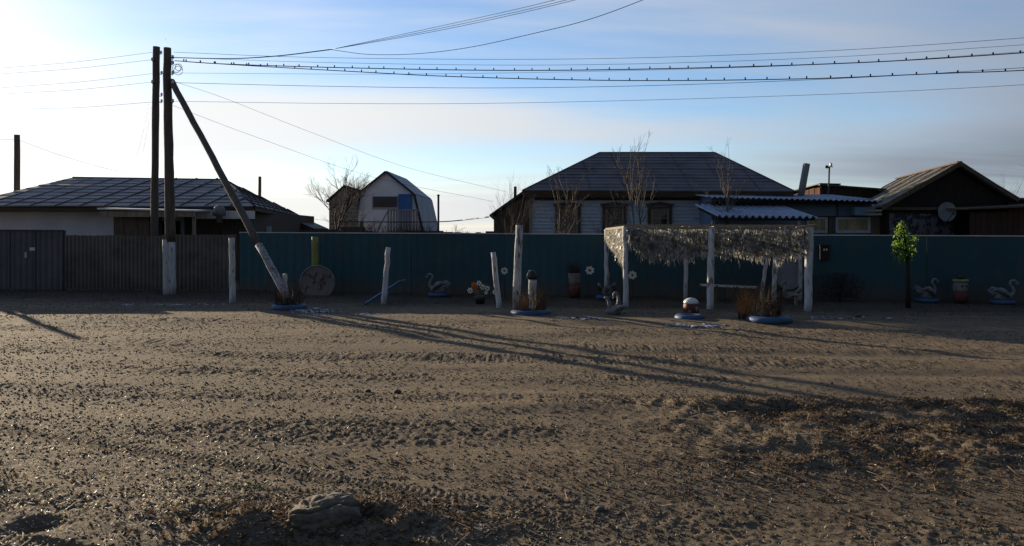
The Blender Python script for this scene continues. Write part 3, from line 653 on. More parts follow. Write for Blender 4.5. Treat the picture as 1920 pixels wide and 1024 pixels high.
# mast with small lamps
r = thing('lamp_mast', 'thin mast with a white and a black lamp above the plank shed', 'mast', (at(1551, 365, 31).x, 31, 0))
p = at(1551, 370, 31); q = at(1555, 313, 31); mb = MB(); mb.tube([(p.x, 31, 1.5), q], .035, 8); mb.build('pole', M['darkmetal'], r)
mb = MB(); mb.bar(q-Vector((.15, 0, 0)), q+Vector((.15, 0, 0)), .03, .03); mb.build('crossarm', M['darkmetal'], r)
mb = MB(); mb.lathe(q+Vector((.07, 0, 0)), [(.03, 0), (.05, .03), (.05, .14), (.03, .17)], 10); mb.build('lamp_head', M['ceramic'], r)
mb = MB(); mb.ell(q+Vector((-.1, 0, .0)), (.08, .06, .07), 10, 6); mb.build('lamp_head', M['black'], r)

# --- barn
r = thing('barn', 'dark gabled barn with sunlit old wavy slate roof at the right', 'barn', (17, 29, 0))
AP = Vector((16.2, 27, 4.30)); LE = Vector((13.35, 27, 2.72)); RE = Vector((18.5, 27.3, 3.02)); BK = Vector((2.35, 9, .08))
ins = (AP+LE+RE)/3
wl = [LE.lerp(ins, .06), AP.lerp(ins, .09), RE.lerp(ins, .06)]
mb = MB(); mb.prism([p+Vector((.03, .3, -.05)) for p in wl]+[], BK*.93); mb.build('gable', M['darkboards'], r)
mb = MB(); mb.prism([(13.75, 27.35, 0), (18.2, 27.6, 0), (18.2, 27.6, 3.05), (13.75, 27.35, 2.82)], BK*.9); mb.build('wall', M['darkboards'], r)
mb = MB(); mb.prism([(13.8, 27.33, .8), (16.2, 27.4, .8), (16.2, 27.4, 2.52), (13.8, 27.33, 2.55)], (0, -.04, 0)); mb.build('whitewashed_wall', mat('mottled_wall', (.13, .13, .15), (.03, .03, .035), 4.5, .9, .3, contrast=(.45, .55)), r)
rf = MB()
sl = AP-LE; nrows = 4
for i in range(nrows):
    for j in range(5):
        off = random.uniform(-.05, .05); lf = random.uniform(0, .03)
        A = LE+sl*(i/nrows)+BK*(j/5)+Vector((-.45, 0, .9)).normalized()*(.05+lf)+sl.normalized()*off
        corr(rf, A, A+BK/5*1.0, sl*(1.12/nrows)+Vector((.0, 0, -.03)), .2, .03, .01, 5)
ro = rf.build('roof', M['barnslate'], r)
mb = MB(); mb.prism([AP+Vector((0, 0, .1)), AP, RE, RE+Vector((.1, 0, .08))], BK); mb.build('far_slope', M['slate'], r)
mb = MB(); mb.bar(LE+Vector((0, -.03, .0)), AP+Vector((0, -.03, .04)), .05, .16); mb.bar(RE+Vector((0, -.03, .0)), AP+Vector((0, -.03, .04)), .05, .14); mb.bar(AP+Vector((0, .02, .1)), AP+BK+Vector((0, 0, .1)), .16, .06); mb.build('verge_board', M['boards'], r)
mb = MB(); mb.box((16, 27.28, 2.72), (4.9, .08, .1)); mb.build('tie_beam', M['boards'], r)
# satellite dish
r = thing('satellite_dish', 'grey satellite dish mounted in front of the dark barn', 'dish', (at(1776, 398, 26.6).x, 26.6, 0))
c = at(1776, 397, 26.6); mb = MB(); n = 28; vs = [c+Vector((0, .09, 0))]; 
for k in range(1, 6):
    rr = .33*k/5
    for t in range(n): a = 2*math.pi*t/n; vs.append(c+Vector((rr*math.cos(a), .09-.09*(k/5)**2, rr*1.05*math.sin(a))))
fs = [(0, 1+t, 1+(t+1) % n) for t in range(n)]+[(1+(k-1)*n+t, 1+k*n+t, 1+k*n+(t+1) % n, 1+(k-1)*n+(t+1) % n) for k in range(1, 5) for t in range(n)]
mb.add(vs, fs, True); mb.build('reflector', mat('dish_grey', (.30, .31, .34), (.24, .25, .28), 3, .6, .1), r)
mb = MB(); mb.tube([c+Vector((0, .12, 0)), c+Vector((0, .25, -.1)), (c.x, 27.3, c.z-.5)], .025, 6); mb.build('mount', M['darkmetal'], r)
mb = MB(); mb.tube([c+Vector((0, .0, -.33)), c+Vector((0, -.35, -.1))], .012, 6); mb.ell(c+Vector((0, -.36, -.08)), (.04, .05, .04), 8, 5); mb.build('feed_arm', M['darkmetal'], r)
# board outbuilding at the right edge
r = thing('board_outbuilding', 'long brown plank outbuilding at the right edge beside the barn', 'outbuilding', (18, 25.5, 0))
mb = MB()
x = 15.7
while x < 21.5: w = random.uniform(.16, .24); mb.box((x+w/2, 25.6+random.uniform(-.012, .012), 1.25), (w-.012, .04, 2.6-random.uniform(0, .05)+.01*(x-15))); x += w
mb.build('plank_wall', mat('brown_red_planks', (.075, .035, .024), (.035, .02, .016), 2.2, .9, .6, stretch=(3, 3, .4)), r)
mb = MB(); mb.prism([(15.5, 25.35, 2.62), (22, 25.35, 2.88), (22, 25.35, 2.95), (15.5, 25.35, 2.67)], (0, 3, .1)); mb.build('roof', M['boards'], r)
r = thing('shed_roof', 'dark flat roofed shed just right of the barn gable', 'shed', (20, 28.5, 0)); A = at(1896, 372, 28.6)
mb = MB(); wallbox(mb, A.x, 24, 28.8, 31, A.z-.08); mb.build('wall', M['redboards'], r); mb = MB(); mb.box(((A.x+24)/2-.1, 29.8, A.z-.03), (24-A.x+.3, 2.6, .09)); mb.build('roof', M['seam'], r)

# --- left house
r = thing('hipped_house', 'low house with seamed grey hipped roof behind the grey fence on the left', 'house', (-15, 29, 0))
mb = MB(); wallbox(mb, -20.4, -15.2, 28.8, 38.5, 2.72); mb.build('wall', M['lightwall'], r)
mb = MB(); wallbox(mb, -15.2, -10.2, 28.8, 38.5, 2.72); mb.build('boarded_wall', M['boards'], r)
FL = Vector((-20.9, 28.0, 2.84)); FR = Vector((-9.64, 28.0, 2.83)); RL = Vector((-20.0, 34, 4.37)); RR = Vector((-13.1, 34, 4.27)); BR = Vector((-11.3, 39.8, 2.80)); BL = Vector((-20.9, 39.8, 2.8))
rf = MB(); sm = MB()
roof_plane(rf, sm, FL, FR, RR, RL, 9, 12, .02, .03); roof_plane(rf, sm, FR, BR, RR, RR, 9, 11, .02, .03); roof_plane(rf, None, BL, FL, RL, RL, 6, 4); roof_plane(rf, None, BR, BL, RL, RR, 6, 4)
ro = rf.build('roof', M['roofgrey'], r, extra=(sm, M['seam']))
mb = MB(); mb.tube([RL, RR], .05, 6); mb.tube([FR, RR], .05, 6); mb.build('ridge_cap', M['seam'], ro)
mb = MB(); mb.box((-15.3, 28.03, 2.7), (11.1, .04, .16)); mb.box((-15.3, 28.4, 2.66), (11, .74, .03)); mb.bar((-9.68, 28.1, 2.72), (-11.3, 39.6, 2.70), .05, .14); mb.build('eave_boards', M['fascia'], r)
mb = MB(); corr(mb, (at(368, 400, 27.9).x, 27.9, 2.36), (at(478, 400, 27.9).x, 27.9, 2.36), (0, 0, .30), .1, .012, .004, 6); mb.build('ribbed_fascia', M['canvas'], r)
window(r, 296, 346, 408, 446, 28.75, M['frame'], M['glass'], .13, (0, 0)); window(r, 268, 280, 408, 446, 28.75, M['frame'], M['glass'], .05, (0, 0))
mb = MB(); p = at(502, 430, 31); mb.box((p.x, 31, 1.9), (.28, .04, .45)); mb.build('shutter', M['lightwall'], r)
mb = MB(); p = at(411, 398, 27.6); mb.lathe((p.x, 27.6, 2.2), [(.1, 0), (.1, .25), (.22, .27), (.24, .45), (.16, .6), (.05, .66)], 14); mb.build('vent_cowl', M['pebblewhite'], r)
# porch of the left house
r = thing('flat_porch', 'flat roofed brown porch with pale roof edge in front of the left house', 'porch', (-13, 27, 0))
a = at(182, 390, 26.6); b = at(368, 394, 26.6)
mb = MB(); mb.prism([(a.x, 26.6, a.z), (b.x, 26.6, b.z), (b.x, 26.6, b.z-.05), (a.x, 26.6, a.z-.05)], (0, 1.4, .06)); mb.build('roof', M['canvas'], r)
mb = MB(); mb.box(((a.x+b.x)/2, 26.67, 2.5), (b.x-a.x-.1, .04, .2)); mb.build('fascia', M['lightboards'], r)
mb = MB(); wallbox(mb, at(213, 0, 26.9).x, at(280, 0, 26.9).x, 26.9, 27.9, 2.42); mb.build('wall', M['boards'], r)
for px in (286, 364): mb = MB(); x = at(px, 0, 26.8).x; mb.bar((x, 26.8, 0), (x, 26.8, 2.42), .1, .1); mb.build('porch_post', M['lightboards'], r)
# small fringe-edged lean-to
r = thing('small_lean_to', 'small lean-to roof with ragged edge right of the seamed hipped roof', 'lean-to', (-9.5, 36, 0))
a = at(535, 405, 36); b = at(588, 428, 36)
mb = MB(); mb.prism([a, b, b-Vector((0, 0, .07)), a-Vector((0, 0, .15))], (0, 3, 0))
for i in range(14):
    p = a.lerp(b, (i+.5)/14); mb.box((p.x, 36.0-.02, p.z-.14), (.05, .03, .14))
mb.build('roof', M['seam'], r); mb = MB()
for x in (a.x, (a.x+b.x)/2-.1): mb.bar((x, 36.3, 0), (x, 36.3, 2.4), .12, .12)
mb.build('prop', M['boards'], r)

# --- gable block shed and gambrel house
r = thing('block_shed', 'grey block outbuilding with dark gable beside the white barn-shaped house', 'outbuilding', (-9.8, 46, 0))
Y = 45; a = at(617, 380, Y); b = at(678, 380, Y); ap = at(645, 348, Y); rt = at(680, 360, Y)
mb = MB(); wallbox(mb, a.x, b.x, Y, Y+6, a.z); mb.build('wall', M['blocks'], r)
mb = MB(); mb.prism([(a.x-.02, Y-.03, a.z), (b.x+.2, Y-.03, a.z), (rt.x+.2, Y-.03, rt.z-.05), (ap.x, Y-.03, ap.z-.1)], (0, 5.8, 0)); mb.build('gable', M['lightboards'], r)
mb = MB(); al = at(611, 379, Y-.2); mb.prism([al, (al.x, al.y, al.z+.1), ap+Vector((0, 0, .05)), ap-Vector((0, 0, .08))], (0, 6.3, 0)); mb.prism([ap-Vector((0, .2, .08)), ap+Vector((0, -.2, .05)), rt+Vector((.3, -.2, .0)), rt+Vector((.3, -.2, -.12))], (0, 6.3, 0)); mb.build('roof', M['seam'], r)
r = thing('gambrel_house', 'white barn-shaped house with blue door and boarded window', 'house', (-6, 42, 0))
Y = 42.0
prof = [at(x, y, Y) for x, y in ((672, 436), (672, 395), (678, 360), (724, 323), (777, 366), (800, 436))]
prof[0].z = prof[-1].z = 1.0
dep = Vector((.37, 5.0, -.05))
mb = MB(); mb.prism(prof, Vector((.01, .12, 0))); mb.build('front_wall', M['whitewall'], r)
mb = MB(); inn = [p.lerp(sum(prof, Vector())/6, .02)+Vector((0, .13, 0)) for p in prof]; mb.prism(inn, dep*.96); mb.build('body', M['whitewall'], r)
mb = MB()
for i, j in ((1, 2), (2, 3), (3, 4), (4, 5)):
    p, q = prof[i], prof[j]; d = (q-p); nr = Vector((-d.z, 0, d.x)).normalized()
    if nr.z < 0 and i < 4: nr = -nr
    e = Vector((0, -.12, 0)); mb.prism([p+e+nr*.03, q+e+nr*.03, q+e+nr*.09, p+e+nr*.09], dep+Vector((0, .2, 0)))
mb.build('roof', M['blueroof'], r)
mb = MB()
for i in range(1, 5): p, q = prof[i], prof[i+1]; mb.bar(p+Vector((0, -.14, .03)), q+Vector((0, -.14, .03)), .05, .10)
mb.build('verge_trim', M['darkmetal'], r)
a = at(698, 368, Y); b = at(747, 392, Y)
w = MB(); w.box(((a.x+b.x)/2, Y-.03, (a.z+b.z)/2), (b.x-a.x, .05, a.z-b.z)); wo = w.build('window', M['frame'], r)
w = MB(); w.box(((a.x+b.x)/2, Y-.06, (a.z+b.z)/2+.03), (b.x-a.x-.12, .05, a.z-b.z-.14)); w.build('shutter_board', M['shutter'], wo)
a = at(749, 364, Y); b = at(771, 434, Y); w = MB(); w.box(((a.x+b.x)/2, Y-.035, (a.z+b.z)/2), (b.x-a.x+.1, .06, a.z-b.z)); do = w.build('door', M['bluedoor'], r)
w = MB(); w.box((b.x-.05, Y-.08, (a.z+b.z)/2), (.03, .04, .14)); w.build('handle', M['darkmetal'], do)
bal = MB()
a = at(728, 394, Y-1.4); b = at(785, 394, Y-1.4); z0 = at(0, 436, Y-1.4).z
bal.box(((a.x+b.x)/2, Y-1.4, a.z), (b.x-a.x, .08, .07)); bal.box(((a.x+b.x)/2, Y-.7, z0+.05), (b.x-a.x, 1.4, .1))
x = a.x
while x < b.x: bal.box((x, Y-1.38, (a.z+z0)/2), (.10, .03, a.z-z0)); x += .155
c = at(709, 430, Y-1.4); bal.bar((a.x, Y-1.4, a.z), (c.x, Y-1.4, c.z), .06, .07)
bal.build('wooden_balcony', mat('grey_boards', (.36, .34, .31), (.22, .205, .19), 4, .9, .5, stretch=(5, 5, .6)), r)
mb = MB(); p = at(800, 380, Y+1); q = at(806, 384, Y+1)
# boarded plinth / debris strip between fence and houses
mb = MB()
x = at(612, 0, 36).x
for i in range(26):
    w = random.uniform(.2, .5); mb.box((x+w/2, 36+random.uniform(-.3, .3), .95), (w, .3, 1.9+random.uniform(-.1, .16))); x += w
mb.box((at(597, 0, 35.5).x, 35.5, 1.0), (1.8, .1, 2.05)); mb.box((at(662, 0, 34).x, 34, 1.05), (1.1, .1, 2.15)); mb.box((at(668, 0, 34.5).x+.25, 34.5, 1.15), (.12, .12, 2.5))
tag(mb.build('old_board_fence', M['boards'], off=(x-3, 36, 0)), 'dark old board fence in front of the white barn-shaped house', 'fence')

# ------------------------------------------------------------ distant trees
def far_woods():
    mb = MB()
    for i in range(2600):
        x = random.uniform(-75, 22); y = random.uniform(118, 130)
        hgt = 1.0+1.5*(.5+float(vn(np.array([x*.25]), np.array([1.0]))[0]))+random.random()*.6
        z = random.random()*hgt; s = .25
        p = Vector((x, y, z)); d = Vector((random.gauss(0, 1), random.gauss(0, 1), random.gauss(0, 1.4))).normalized()*s; e = Vector((random.gauss(0, 1), random.gauss(0, 1), random.gauss(0, 1))).normalized()*s
        mb.add([p+d, p+e, p-d, p-e], [(0, 1, 2, 3)])
        if i % 6 == 0: mb.bar((x, y, 0), (x+random.uniform(-.2, .2), y, hgt+.3), .05, .05)
    tag(mb.build('far_woods', M['twig'], off=(0, 124, 0)), 'far off low tree line on the horizon', 'woods', kind='stuff')
far_woods()
# ------------------------------------------------------------ bare trees
def grow(tb, br, p, d, ln, rad, depth, maxd, spread, upb, tw, rr=(.5, .75)):
    n = 4; pts = [p]; rs = [rad]
    for i in range(n):
        d = (d+Vector((random.gauss(0, .10), random.gauss(0, .10), random.gauss(0, .06)+upb))).normalized()
        p = p+d*(ln/n); pts.append(p); rs.append(rad*(1-.5*(i+1)/n))
    (tb if depth == 0 else br).tube(pts, rs, 7 if depth == 0 else (4 if depth < 3 else 3), cap=depth < 2)
    if depth >= maxd: return
    k = (random.randint(7, 10) if (depth == 0 and rr[0] < .3) else random.randint(3, 5)) if depth < maxd-1 else random.randint(3, tw)
    for j in range(k):
        t = random.uniform(.30, 1.0) if j else 1.0; i = min(int(t*n), n-1); q = pts[i].lerp(pts[i+1], t*n-i) if t < 1 else pts[-1]
        dd = (d+Vector((random.gauss(0, spread), random.gauss(0, spread), random.gauss(0, spread*.6)))).normalized()
        grow(tb, br, q, dd, ln*random.uniform(*rr), rad*(.5 if depth else .45), depth+1, maxd, spread, upb, tw, rr)
def bare_tree(px, pytop, Y, label, rad=.04, lean=(0, 0), maxd=4, spread=.4, upb=.05, m='twig', trunk_m=None, stems=1, seed=0, tw=4, base_px=None, k=.42, rr=(.5, .75)):
    random.seed(seed+100); top = at(px, pytop, Y); bx = at(base_px or px, 0, Y).x; H = top.z
    r = thing('bare_tree', label, 'tree', (bx, Y, 0), 'bare leafless trees behind the fence')
    tb = MB(); br = MB()
    for s in range(stems):
        d = Vector(((top.x-bx)/H+random.uniform(-.12, .12)*(s > 0)+lean[0], lean[1], 1)).normalized()
        grow(tb, br, Vector((bx+.12*s, Y, 0)), d, H*k*random.uniform(.85, 1.05), rad, 0, maxd, spread, upb, tw, rr)
    tb.build('trunk', M[trunk_m or m], r); br.build('branches', M[m], r); return r
bare_tree(600, 312, 40, 'bare tree leaning left of the grey block outbuilding', .11, maxd=5, spread=.42, seed=1, base_px=636, k=.50, lean=(-.12, 0))
bare_tree(645, 322, 49, 'bare tree whose crown rises behind the block outbuilding gable', .10, maxd=5, spread=.40, seed=2, k=.50)
bare_tree(655, 372, 39, 'dark bushy bare tree in front of the block outbuilding wall', .07, maxd=5, spread=.5, seed=3, k=.42, stems=2)
bare_tree(950, 348, 27, 'thin bare saplings in front of the dark lean-to', .03, maxd=4, spread=.32, seed=4, k=.5, stems=3)
bare_tree(1045, 300, 26, 'pale barked bare tree in front of the first house window', .030, maxd=4, spread=.27, upb=.07, seed=5, m='palet', trunk_m='birch', k=.70, rr=(.25, .5), tw=6, stems=2)
bare_tree(1196, 252, 26.5, 'tallest bare birch rising above the dark roof ridge', .034, maxd=4, spread=.27, upb=.07, seed=16, m='palet', trunk_m='birch', k=.70, rr=(.25, .5), tw=6, stems=2)
bare_tree(1362, 283, 25.5, 'bare tree crossing the right hip of the dark roof', .030, maxd=4, spread=.27, upb=.07, seed=7, m='palet', trunk_m='birch', k=.70, rr=(.25, .5), tw=6, stems=2, base_px=1342)
bare_tree(1118, 352, 25.5, 'short bare sapling between the first and second house windows', .03, maxd=4, spread=.34, seed=8, k=.42)
bare_tree(1918, 330, 34, 'bare tree top at the right edge beyond the barn', .06, maxd=5, spread=.35, seed=9, k=.5)
bare_tree(848, 408, 60, 'small distant bare tree right of the black gas post', .05, maxd=4, spread=.35, seed=10)
random.seed(77)
# brambles just behind the fence below the white house
mb = MB()
for i in range(260):
    x = random.uniform(at(690, 0, 34).x, at(815, 0, 34).x); y = 34+random.uniform(-.5, .5); h = random.uniform(1.9, 2.35)
    p = Vector((x, y, .8)); q = Vector((x+random.uniform(-.2, .2), y, h*.8)); mb.tube([p, q, q+Vector((random.uniform(-.25, .25), 0, h*.2))], [.012, .009, .004], 3, cap=False)
tag(mb.build('dry_brush', M['grass_dry'], off=(at(750, 0, 34).x, 34, 0)), 'reddish dry brush behind the fence below the white house', 'brush', kind='stuff')

# ------------------------------------------------------------ poles
r = thing('utility_pole', 'tall dark wooden utility pole standing behind the grey fence', 'utility pole', (at(291, 0, 25.8).x, 25.8, 0))
def wood_pole(p, q, r0, r1, n=12, k=14):
    p = Vector(p); q = Vector(q); mb = MB(); pts = []; rs = []
    for i in range(k+1):
        t = i/k; pts.append(p.lerp(q, t)+Vector((random.gauss(0, .006), random.gauss(0, .006), 0))); rs.append((r0+(r1-r0)*t)*(1+random.gauss(0, .018)))
    mb.tube(pts, rs, n, jitter=.03); return mb
p = at(289, 448, 25.8); p.z = 0; q = at(293, 88, 25.8); wood_pole(p, q, .130, .113).build('pole', M['oldwood'], r)
def insulator(px, py, Y, side, parent):
    c = at(px, py, Y); mb = MB(); mb.tube([c-Vector((side*.12, 0, .02)), c-Vector((0, 0, .06)), c], .012, 5); o = mb.build('hook', M['darkmetal'], parent)
    mb = MB(); mb.lathe(c, [(.03, -.03), (.042, 0), (.03, .02), (.036, .045), (.02, .07)], 10); mb.build('insulator', M['ceramic'], o)
for px, py, s in ((285, 112, -1), (285, 154, -1), (302, 99, 1), (303, 137, 1), (303, 178, 1), (303, 190, 1)): insulator(px, py, 25.65, s, r)
r = thing('braced_utility_pole', 'thick utility pole with whitewashed foot and long diagonal brace', 'utility pole', G(321, 553))
base = G(321, 553); Yp = base.y; top = at(313, 90, Yp)
P = lambda t: base.lerp(top, t)
wood_pole(P(0), P(.215), .135, .135, k=6).build('painted_foot', M['whitewash'], r)
wood_pole(P(.2149), P(1), .145, .108).build('pole', M['oldwood'], r)
mb = wood_pole(base+Vector((-.10, -.12, 0)), base+Vector((-.13, -.12, 1.62)), .07, .07, 9, 6); mb.build('stub_post', M['whitewash'], r)
bt = at(322, 152, Yp); bb = G(549, 578)
u = .70
wood_pole(bt, bt.lerp(bb, .76), .085, .094).build('brace', M['oldwood'], r)
o = wood_pole(bt.lerp(bb, .7601), bb, .094, .095, k=6).build('brace_foot', mat('worn_whitewash', (.36, .36, .37), (.22, .215, .21), 5, .9, .6, stretch=(3, 3, .8), dirt=((.12, .1, .08), 5, .5, .85)), r)
mb = MB(); mb.tube([at(311, 88, Yp), at(310, 72, Yp)], .004, 4); mb.build('spike', M['wire'], r)
cc = at(333, 128, Yp-.1); mb = MB()
for k, (dx, dz, rr) in enumerate(((-.03, 0, .12), (.02, .03, .10), (.0, -.06, .13))):
    mb.tube([cc+Vector((dx+rr*math.cos(a/24*6.283), .02*k, dz+rr*math.sin(a/24*6.283))) for a in range(25)], .008, 5)
mb.build('cable_coil', M['black'], r)
for py in (108, 118, 137, 155, 190): insulator(324, py, Yp-.15, 1, r)
for px, y0, y1, Y, rr, lb, nm in ((32, 253, 372, 38, .14, 'short grey pole rising behind the left end of the seamed roof', 'roof_pole'), (487, 331, 390, 42, .085, 'thin pole behind the right slope of the seamed roof', 'roof_pole')):
    p = at(px, y0, Y); mb = wood_pole((p.x, Y, 0), p, rr*1.05, rr, 10, 8); tag(mb.build(nm, M['oldwood'], off=(p.x, Y, 0)), lb, 'pole', 'poles behind the left house')
p = at(822, 367, 40); mb = MB(); mb.tube([(p.x, 40, 0), p], .055, 8); o = thing('gas_post', 'black metal post at the right corner of the white house', 'post', (p.x, 40, 0)); mb.build('post', M['black'], o); mb = MB(); mb.lathe(p, [(.07, -.02), (.075, .04), (.03, .07)], 10); mb.build('cap', M['black'], o)

# ------------------------------------------------------------ cables
def YS(px, c=20.1):
    t = (px-CX)/F; return c/(1+.18*t)
def cable(pts, rad, label, m='wire', c=20.1, ys=None, clips=0, name='power_cable', cat='cable', group='overhead wires'):
    P3 = [at(x, y, ys[i] if ys else YS(x, c)) for i, (x, y) in enumerate(pts)]
    cu = catmull(P3, 14); mb = MB(); mb.tube(cu, rad*(1 if rad > .011 else .72), 6 if rad > .011 else 5)
    if not clips:
        tag(mb.build(name, M[m], off=P3[0]), label, cat, group); return
    r = thing(name, label, cat, P3[0], group); mb.build('wire', M[m], r)
    Ls = [0]
    for a, b in zip(cu, cu[1:]): Ls.append(Ls[-1]+(b-a).length)
    proto = None
    for k in range(clips):
        s = Ls[-1]*(k+.6+random.uniform(-.12, .12))/clips; i = max(j for j in range(len(Ls)) if Ls[j] <= s); i = min(i, len(cu)-2)
        p = cu[i].lerp(cu[i+1], (s-Ls[i])/(Ls[i+1]-Ls[i]))
        if proto is None:
            b = MB(); b.box(p+Vector((0, 0, .03)), (.026, .024, .065)); proto = b.build('clip', M['clip'], r); p0 = p.copy()
        else:
            c_ = proto.copy(); COL.objects.link(c_); c_.parent = r; c_.location = p-p0
cable([(326, 98), (600, 108), (1050, 111), (1500, 98), (1920, 71), (2300, 38)], .008, 'topmost thin wire running right from the braced pole')
cable([(324, 108), (640, 118), (1050, 122), (1500, 110), (1920, 84), (2300, 55)], .007, 'faint second wire just below the topmost thin wire')
cable([(328, 114), (420, 120), (640, 127), (940, 132), (1240, 129), (1600, 118), (1920, 99), (2300, 70)], .013, 'upper black cable studded with clips', 'black', c=19.9, clips=52)
cable([(328, 114), (430, 121), (640, 133), (860, 144), (1170, 151), (1500, 148), (1760, 138), (1920, 132), (2300, 112)], .012, 'lower black cable studded with clips', 'black', c=19.7, clips=54)
cable([(324, 137), (760, 139), (1240, 131), (1600, 118), (1920, 97), (2300, 70)], .006, 'faint wire weaving past the upper clipped cable')
cable([(324, 155), (620, 162), (924, 165), (1240, 160), (1600, 146), (1920, 127), (2300, 100)], .009, 'fourth wire passing under the lower clipped cable')
cable([(324, 190), (620, 194), (900, 194), (1240, 187), (1600, 175), (1920, 159), (2300, 134)], .007, 'lowest long wire running right below all the others')
for k, (a, b) in enumerate((((287, 98), (0, 128)), ((285, 112), (0, 139)), ((303, 136), (0, 165)), ((285, 154), (0, 177)), ((303, 190), (0, 207)))):
    mid = ((a[0]+b[0])/2, (a[1]+b[1])/2+3)
    cable([a, mid, b, (-250, b[1]+22)], .0075, ['topmost', 'second', 'third', 'fourth', 'lowest'][k]+' wire running left out of the picture from the rear pole', c=23.6)
# bundle towards the top of the frame (to a pole behind the camera)
st = at(320, 108, 21.75)
cable([(322, 108), (430, 110), (520, 105), (620, 93)], .013, 'black service bundle leaving the braced pole towards the upper right', 'black', ys=[21.7, 20.4, 19.2, 18.0])
for k, (x0, xe) in enumerate(((812, 1040), (822, 1062), (830, 1078))):
    cable([(620, 93), (x0, 52+k*2), (xe, 0), (xe+150, -50)], .007, ['upper', 'middle', 'lower'][k]+' wire of the three fanning out to the top edge', 'black', ys=[18, 15.0, 12, 10.5])
cable([(620, 93), (690, 102), (780, 101), (880, 89), (1000, 63), (1100, 38), (1205, 0), (1330, -55)], .009, 'sagging wire curving up to the top edge right of the fan of three', 'black', ys=[18, 17.4, 16.5, 15.5, 14.3, 13.4, 12.4, 11.2])
cable([(324, 152), (420, 184), (580, 247), (760, 313), (950, 360)], .0065, 'service wire sloping from the braced pole down to the main house', ys=[21.8, 23, 25, 27.3, 29.6])
cable([(324, 198), (480, 257), (700, 332), (925, 378)], .0065, 'lower service wire sloping down to the lean-to of the main house', ys=[21.8, 24, 27, 29.5])
cable([(36, 263), (110, 290), (200, 316), (278, 331)], .010, 'wire dropping from the short left pole behind the seamed roof', ys=[38, 37, 36, 35])
cable([(-80, 256), (0, 261), (30, 262)], .010, 'short wire reaching the short left pole from the picture edge', ys=[38, 38, 38])
cable([(420, 343), (487, 335)], .008, 'short wire from the seamed roof to the thin pole', ys=[38, 42])
cable([(566, 405), (590, 411), (615, 414)], .009, 'short slack wire between the hipped house and the block outbuilding', ys=[40, 42, 45])
cable([(640, 416), (820, 416), (916, 407)], .028, 'dark gas pipe spanning from the white house to the lean-to', 'black', ys=[38.5, 39.5, 30], name='gas_pipe', cat='pipe', group='pipes')
cable([(279, 195), (268, 250), (250, 312)], .004, 'left hanging thin stay wire beside the rear pole', ys=[25.8, 26.2, 26.6]); cable([(284, 200), (272, 265), (262, 320)], .004, 'right hanging thin stay wire beside the rear pole', ys=[25.8, 26.2, 26.6])

# ------------------------------------------------------------ street side posts
def post(px0, pyt, px1, pyb, wpx, m, name, label, Y=None, group='whitewashed posts along the verge', squ=False, n=9, top_r=None):
    b = G(px1, pyb) if Y is None else Vector(((px1-CX)/F*Y, Y, 0)); t = at(px0, pyt, b.y); rr = wpx/2/F*b.y
    b.z = -.05
    mb = wood_pole(b, t, rr*1.08, top_r/2/F*b.y if top_r else rr*.95, n, 8); o = mb.build(name, M[m], off=(b.x, b.y, 0)); tag(o, label, 'post', group); return o
post(435, 446, 436, 568, 11, 'whitewash', 'white_post', 'straight whitewashed post at the joint of grey and teal fences')
post(728, 464, 719, 571, 10, 'whitewash', 'white_post', 'whitewashed post leaning right beside the blue lever')
post(925, 473, 936, 579, 10, 'whitewash', 'white_post', 'whitewashed post leaning left beside the orange flowers')
post(973, 422, 969, 579, 15, 'whitewash2', 'white_post', 'tallest thick whitewashed post rising above the teal fence', top_r=14)
post(534, 514, 537, 574, 9, 'whitewash2', 'white_post', 'short peeling stake in the planter at the foot of the brace')
post(590, 444, 590, 556, 13, 'yellow', 'yellow_post', 'yellow painted post above the round grey disc', Y=22.2, group='painted posts')
mb = wood_pole((-17.75, 23.75, 0), (-17.72, 23.75, 2.95), .10, .09, 10, 8); tag(mb.build('gate_post', M['oldwood'], off=(-17.75, 23.75, 0)), 'tall wooden gate post at the far left end of the metal gate', 'post')
# disc
r = thing('round_disc', 'large round grey disc with dark blotches leaning on the yellow post', 'disc', (at(595, 0, 21.6).x, 21.6, 0))
c = at(595, 530, 21.6); mb = MB(); n = 40
ring = [c+Vector((.49*math.cos(2*math.pi*k/n), .0, .49*math.sin(2*math.pi*k/n))) for k in range(n)]; mb.prism(ring, (0, .12, 0)); mb.build('face', M['relief'], r)
mb = MB(); pts = [c+Vector((.49*math.cos(2*math.pi*k/n), -.01, .49*math.sin(2*math.pi*k/n))) for k in range(n+1)]; mb.tube(pts, .022, 6); mb.build('rim', M['pebblewhite'], r)
mb = MB()
for (dx, dz, l, a) in ((-.2, .15, .2, 1.2), (-.12, -.02, .26, .4), (.08, .1, .22, -.5), (.2, -.05, .2, 1.1), (-.25, -.12, .16, 2.4), (.05, -.2, .24, .2), (.0, .28, .16, 2.8), (.28, .18, .15, -1)):
    p = c+Vector((dx, -.012, dz)); pts = [p+Vector((math.cos(a+t*1.6)*l*t*.8, 0, math.sin(a+t*1.6)*l*t)) for t in (0, .25, .5, .75, 1)]; mb.tube(pts, [.02, .028, .024, .016, .008], 6)
mb.build('relief_pattern', mat('dark_relief', (.12, .11, .105), (.085, .078, .075), 6, .9, .2), r)
# blue lever
r = thing('blue_lever', 'blue painted bar tilted behind the whitewashed post on the verge', 'bar', G(718, 570)+Vector((0, .5, 0)))
a = G(684, 573); b = at(750, 528, 20.0); a.z = .03; mb = MB(); mb.bar(a, b, .06, .06); mb.build('bar', M['bluetyre'], r)
mb = MB(); p = b; mb.bar(p-Vector((.06, 0, 0)), p+Vector((.14, 0, .05)), .1, .03); mb.build('end_plate', M['pebblewhite'], r)
mb = MB(); p = G(725, 566); mb.bar(p, p+Vector((0, .3, .45)), .06, .06); mb.build('support', M['bluetyre'], r)

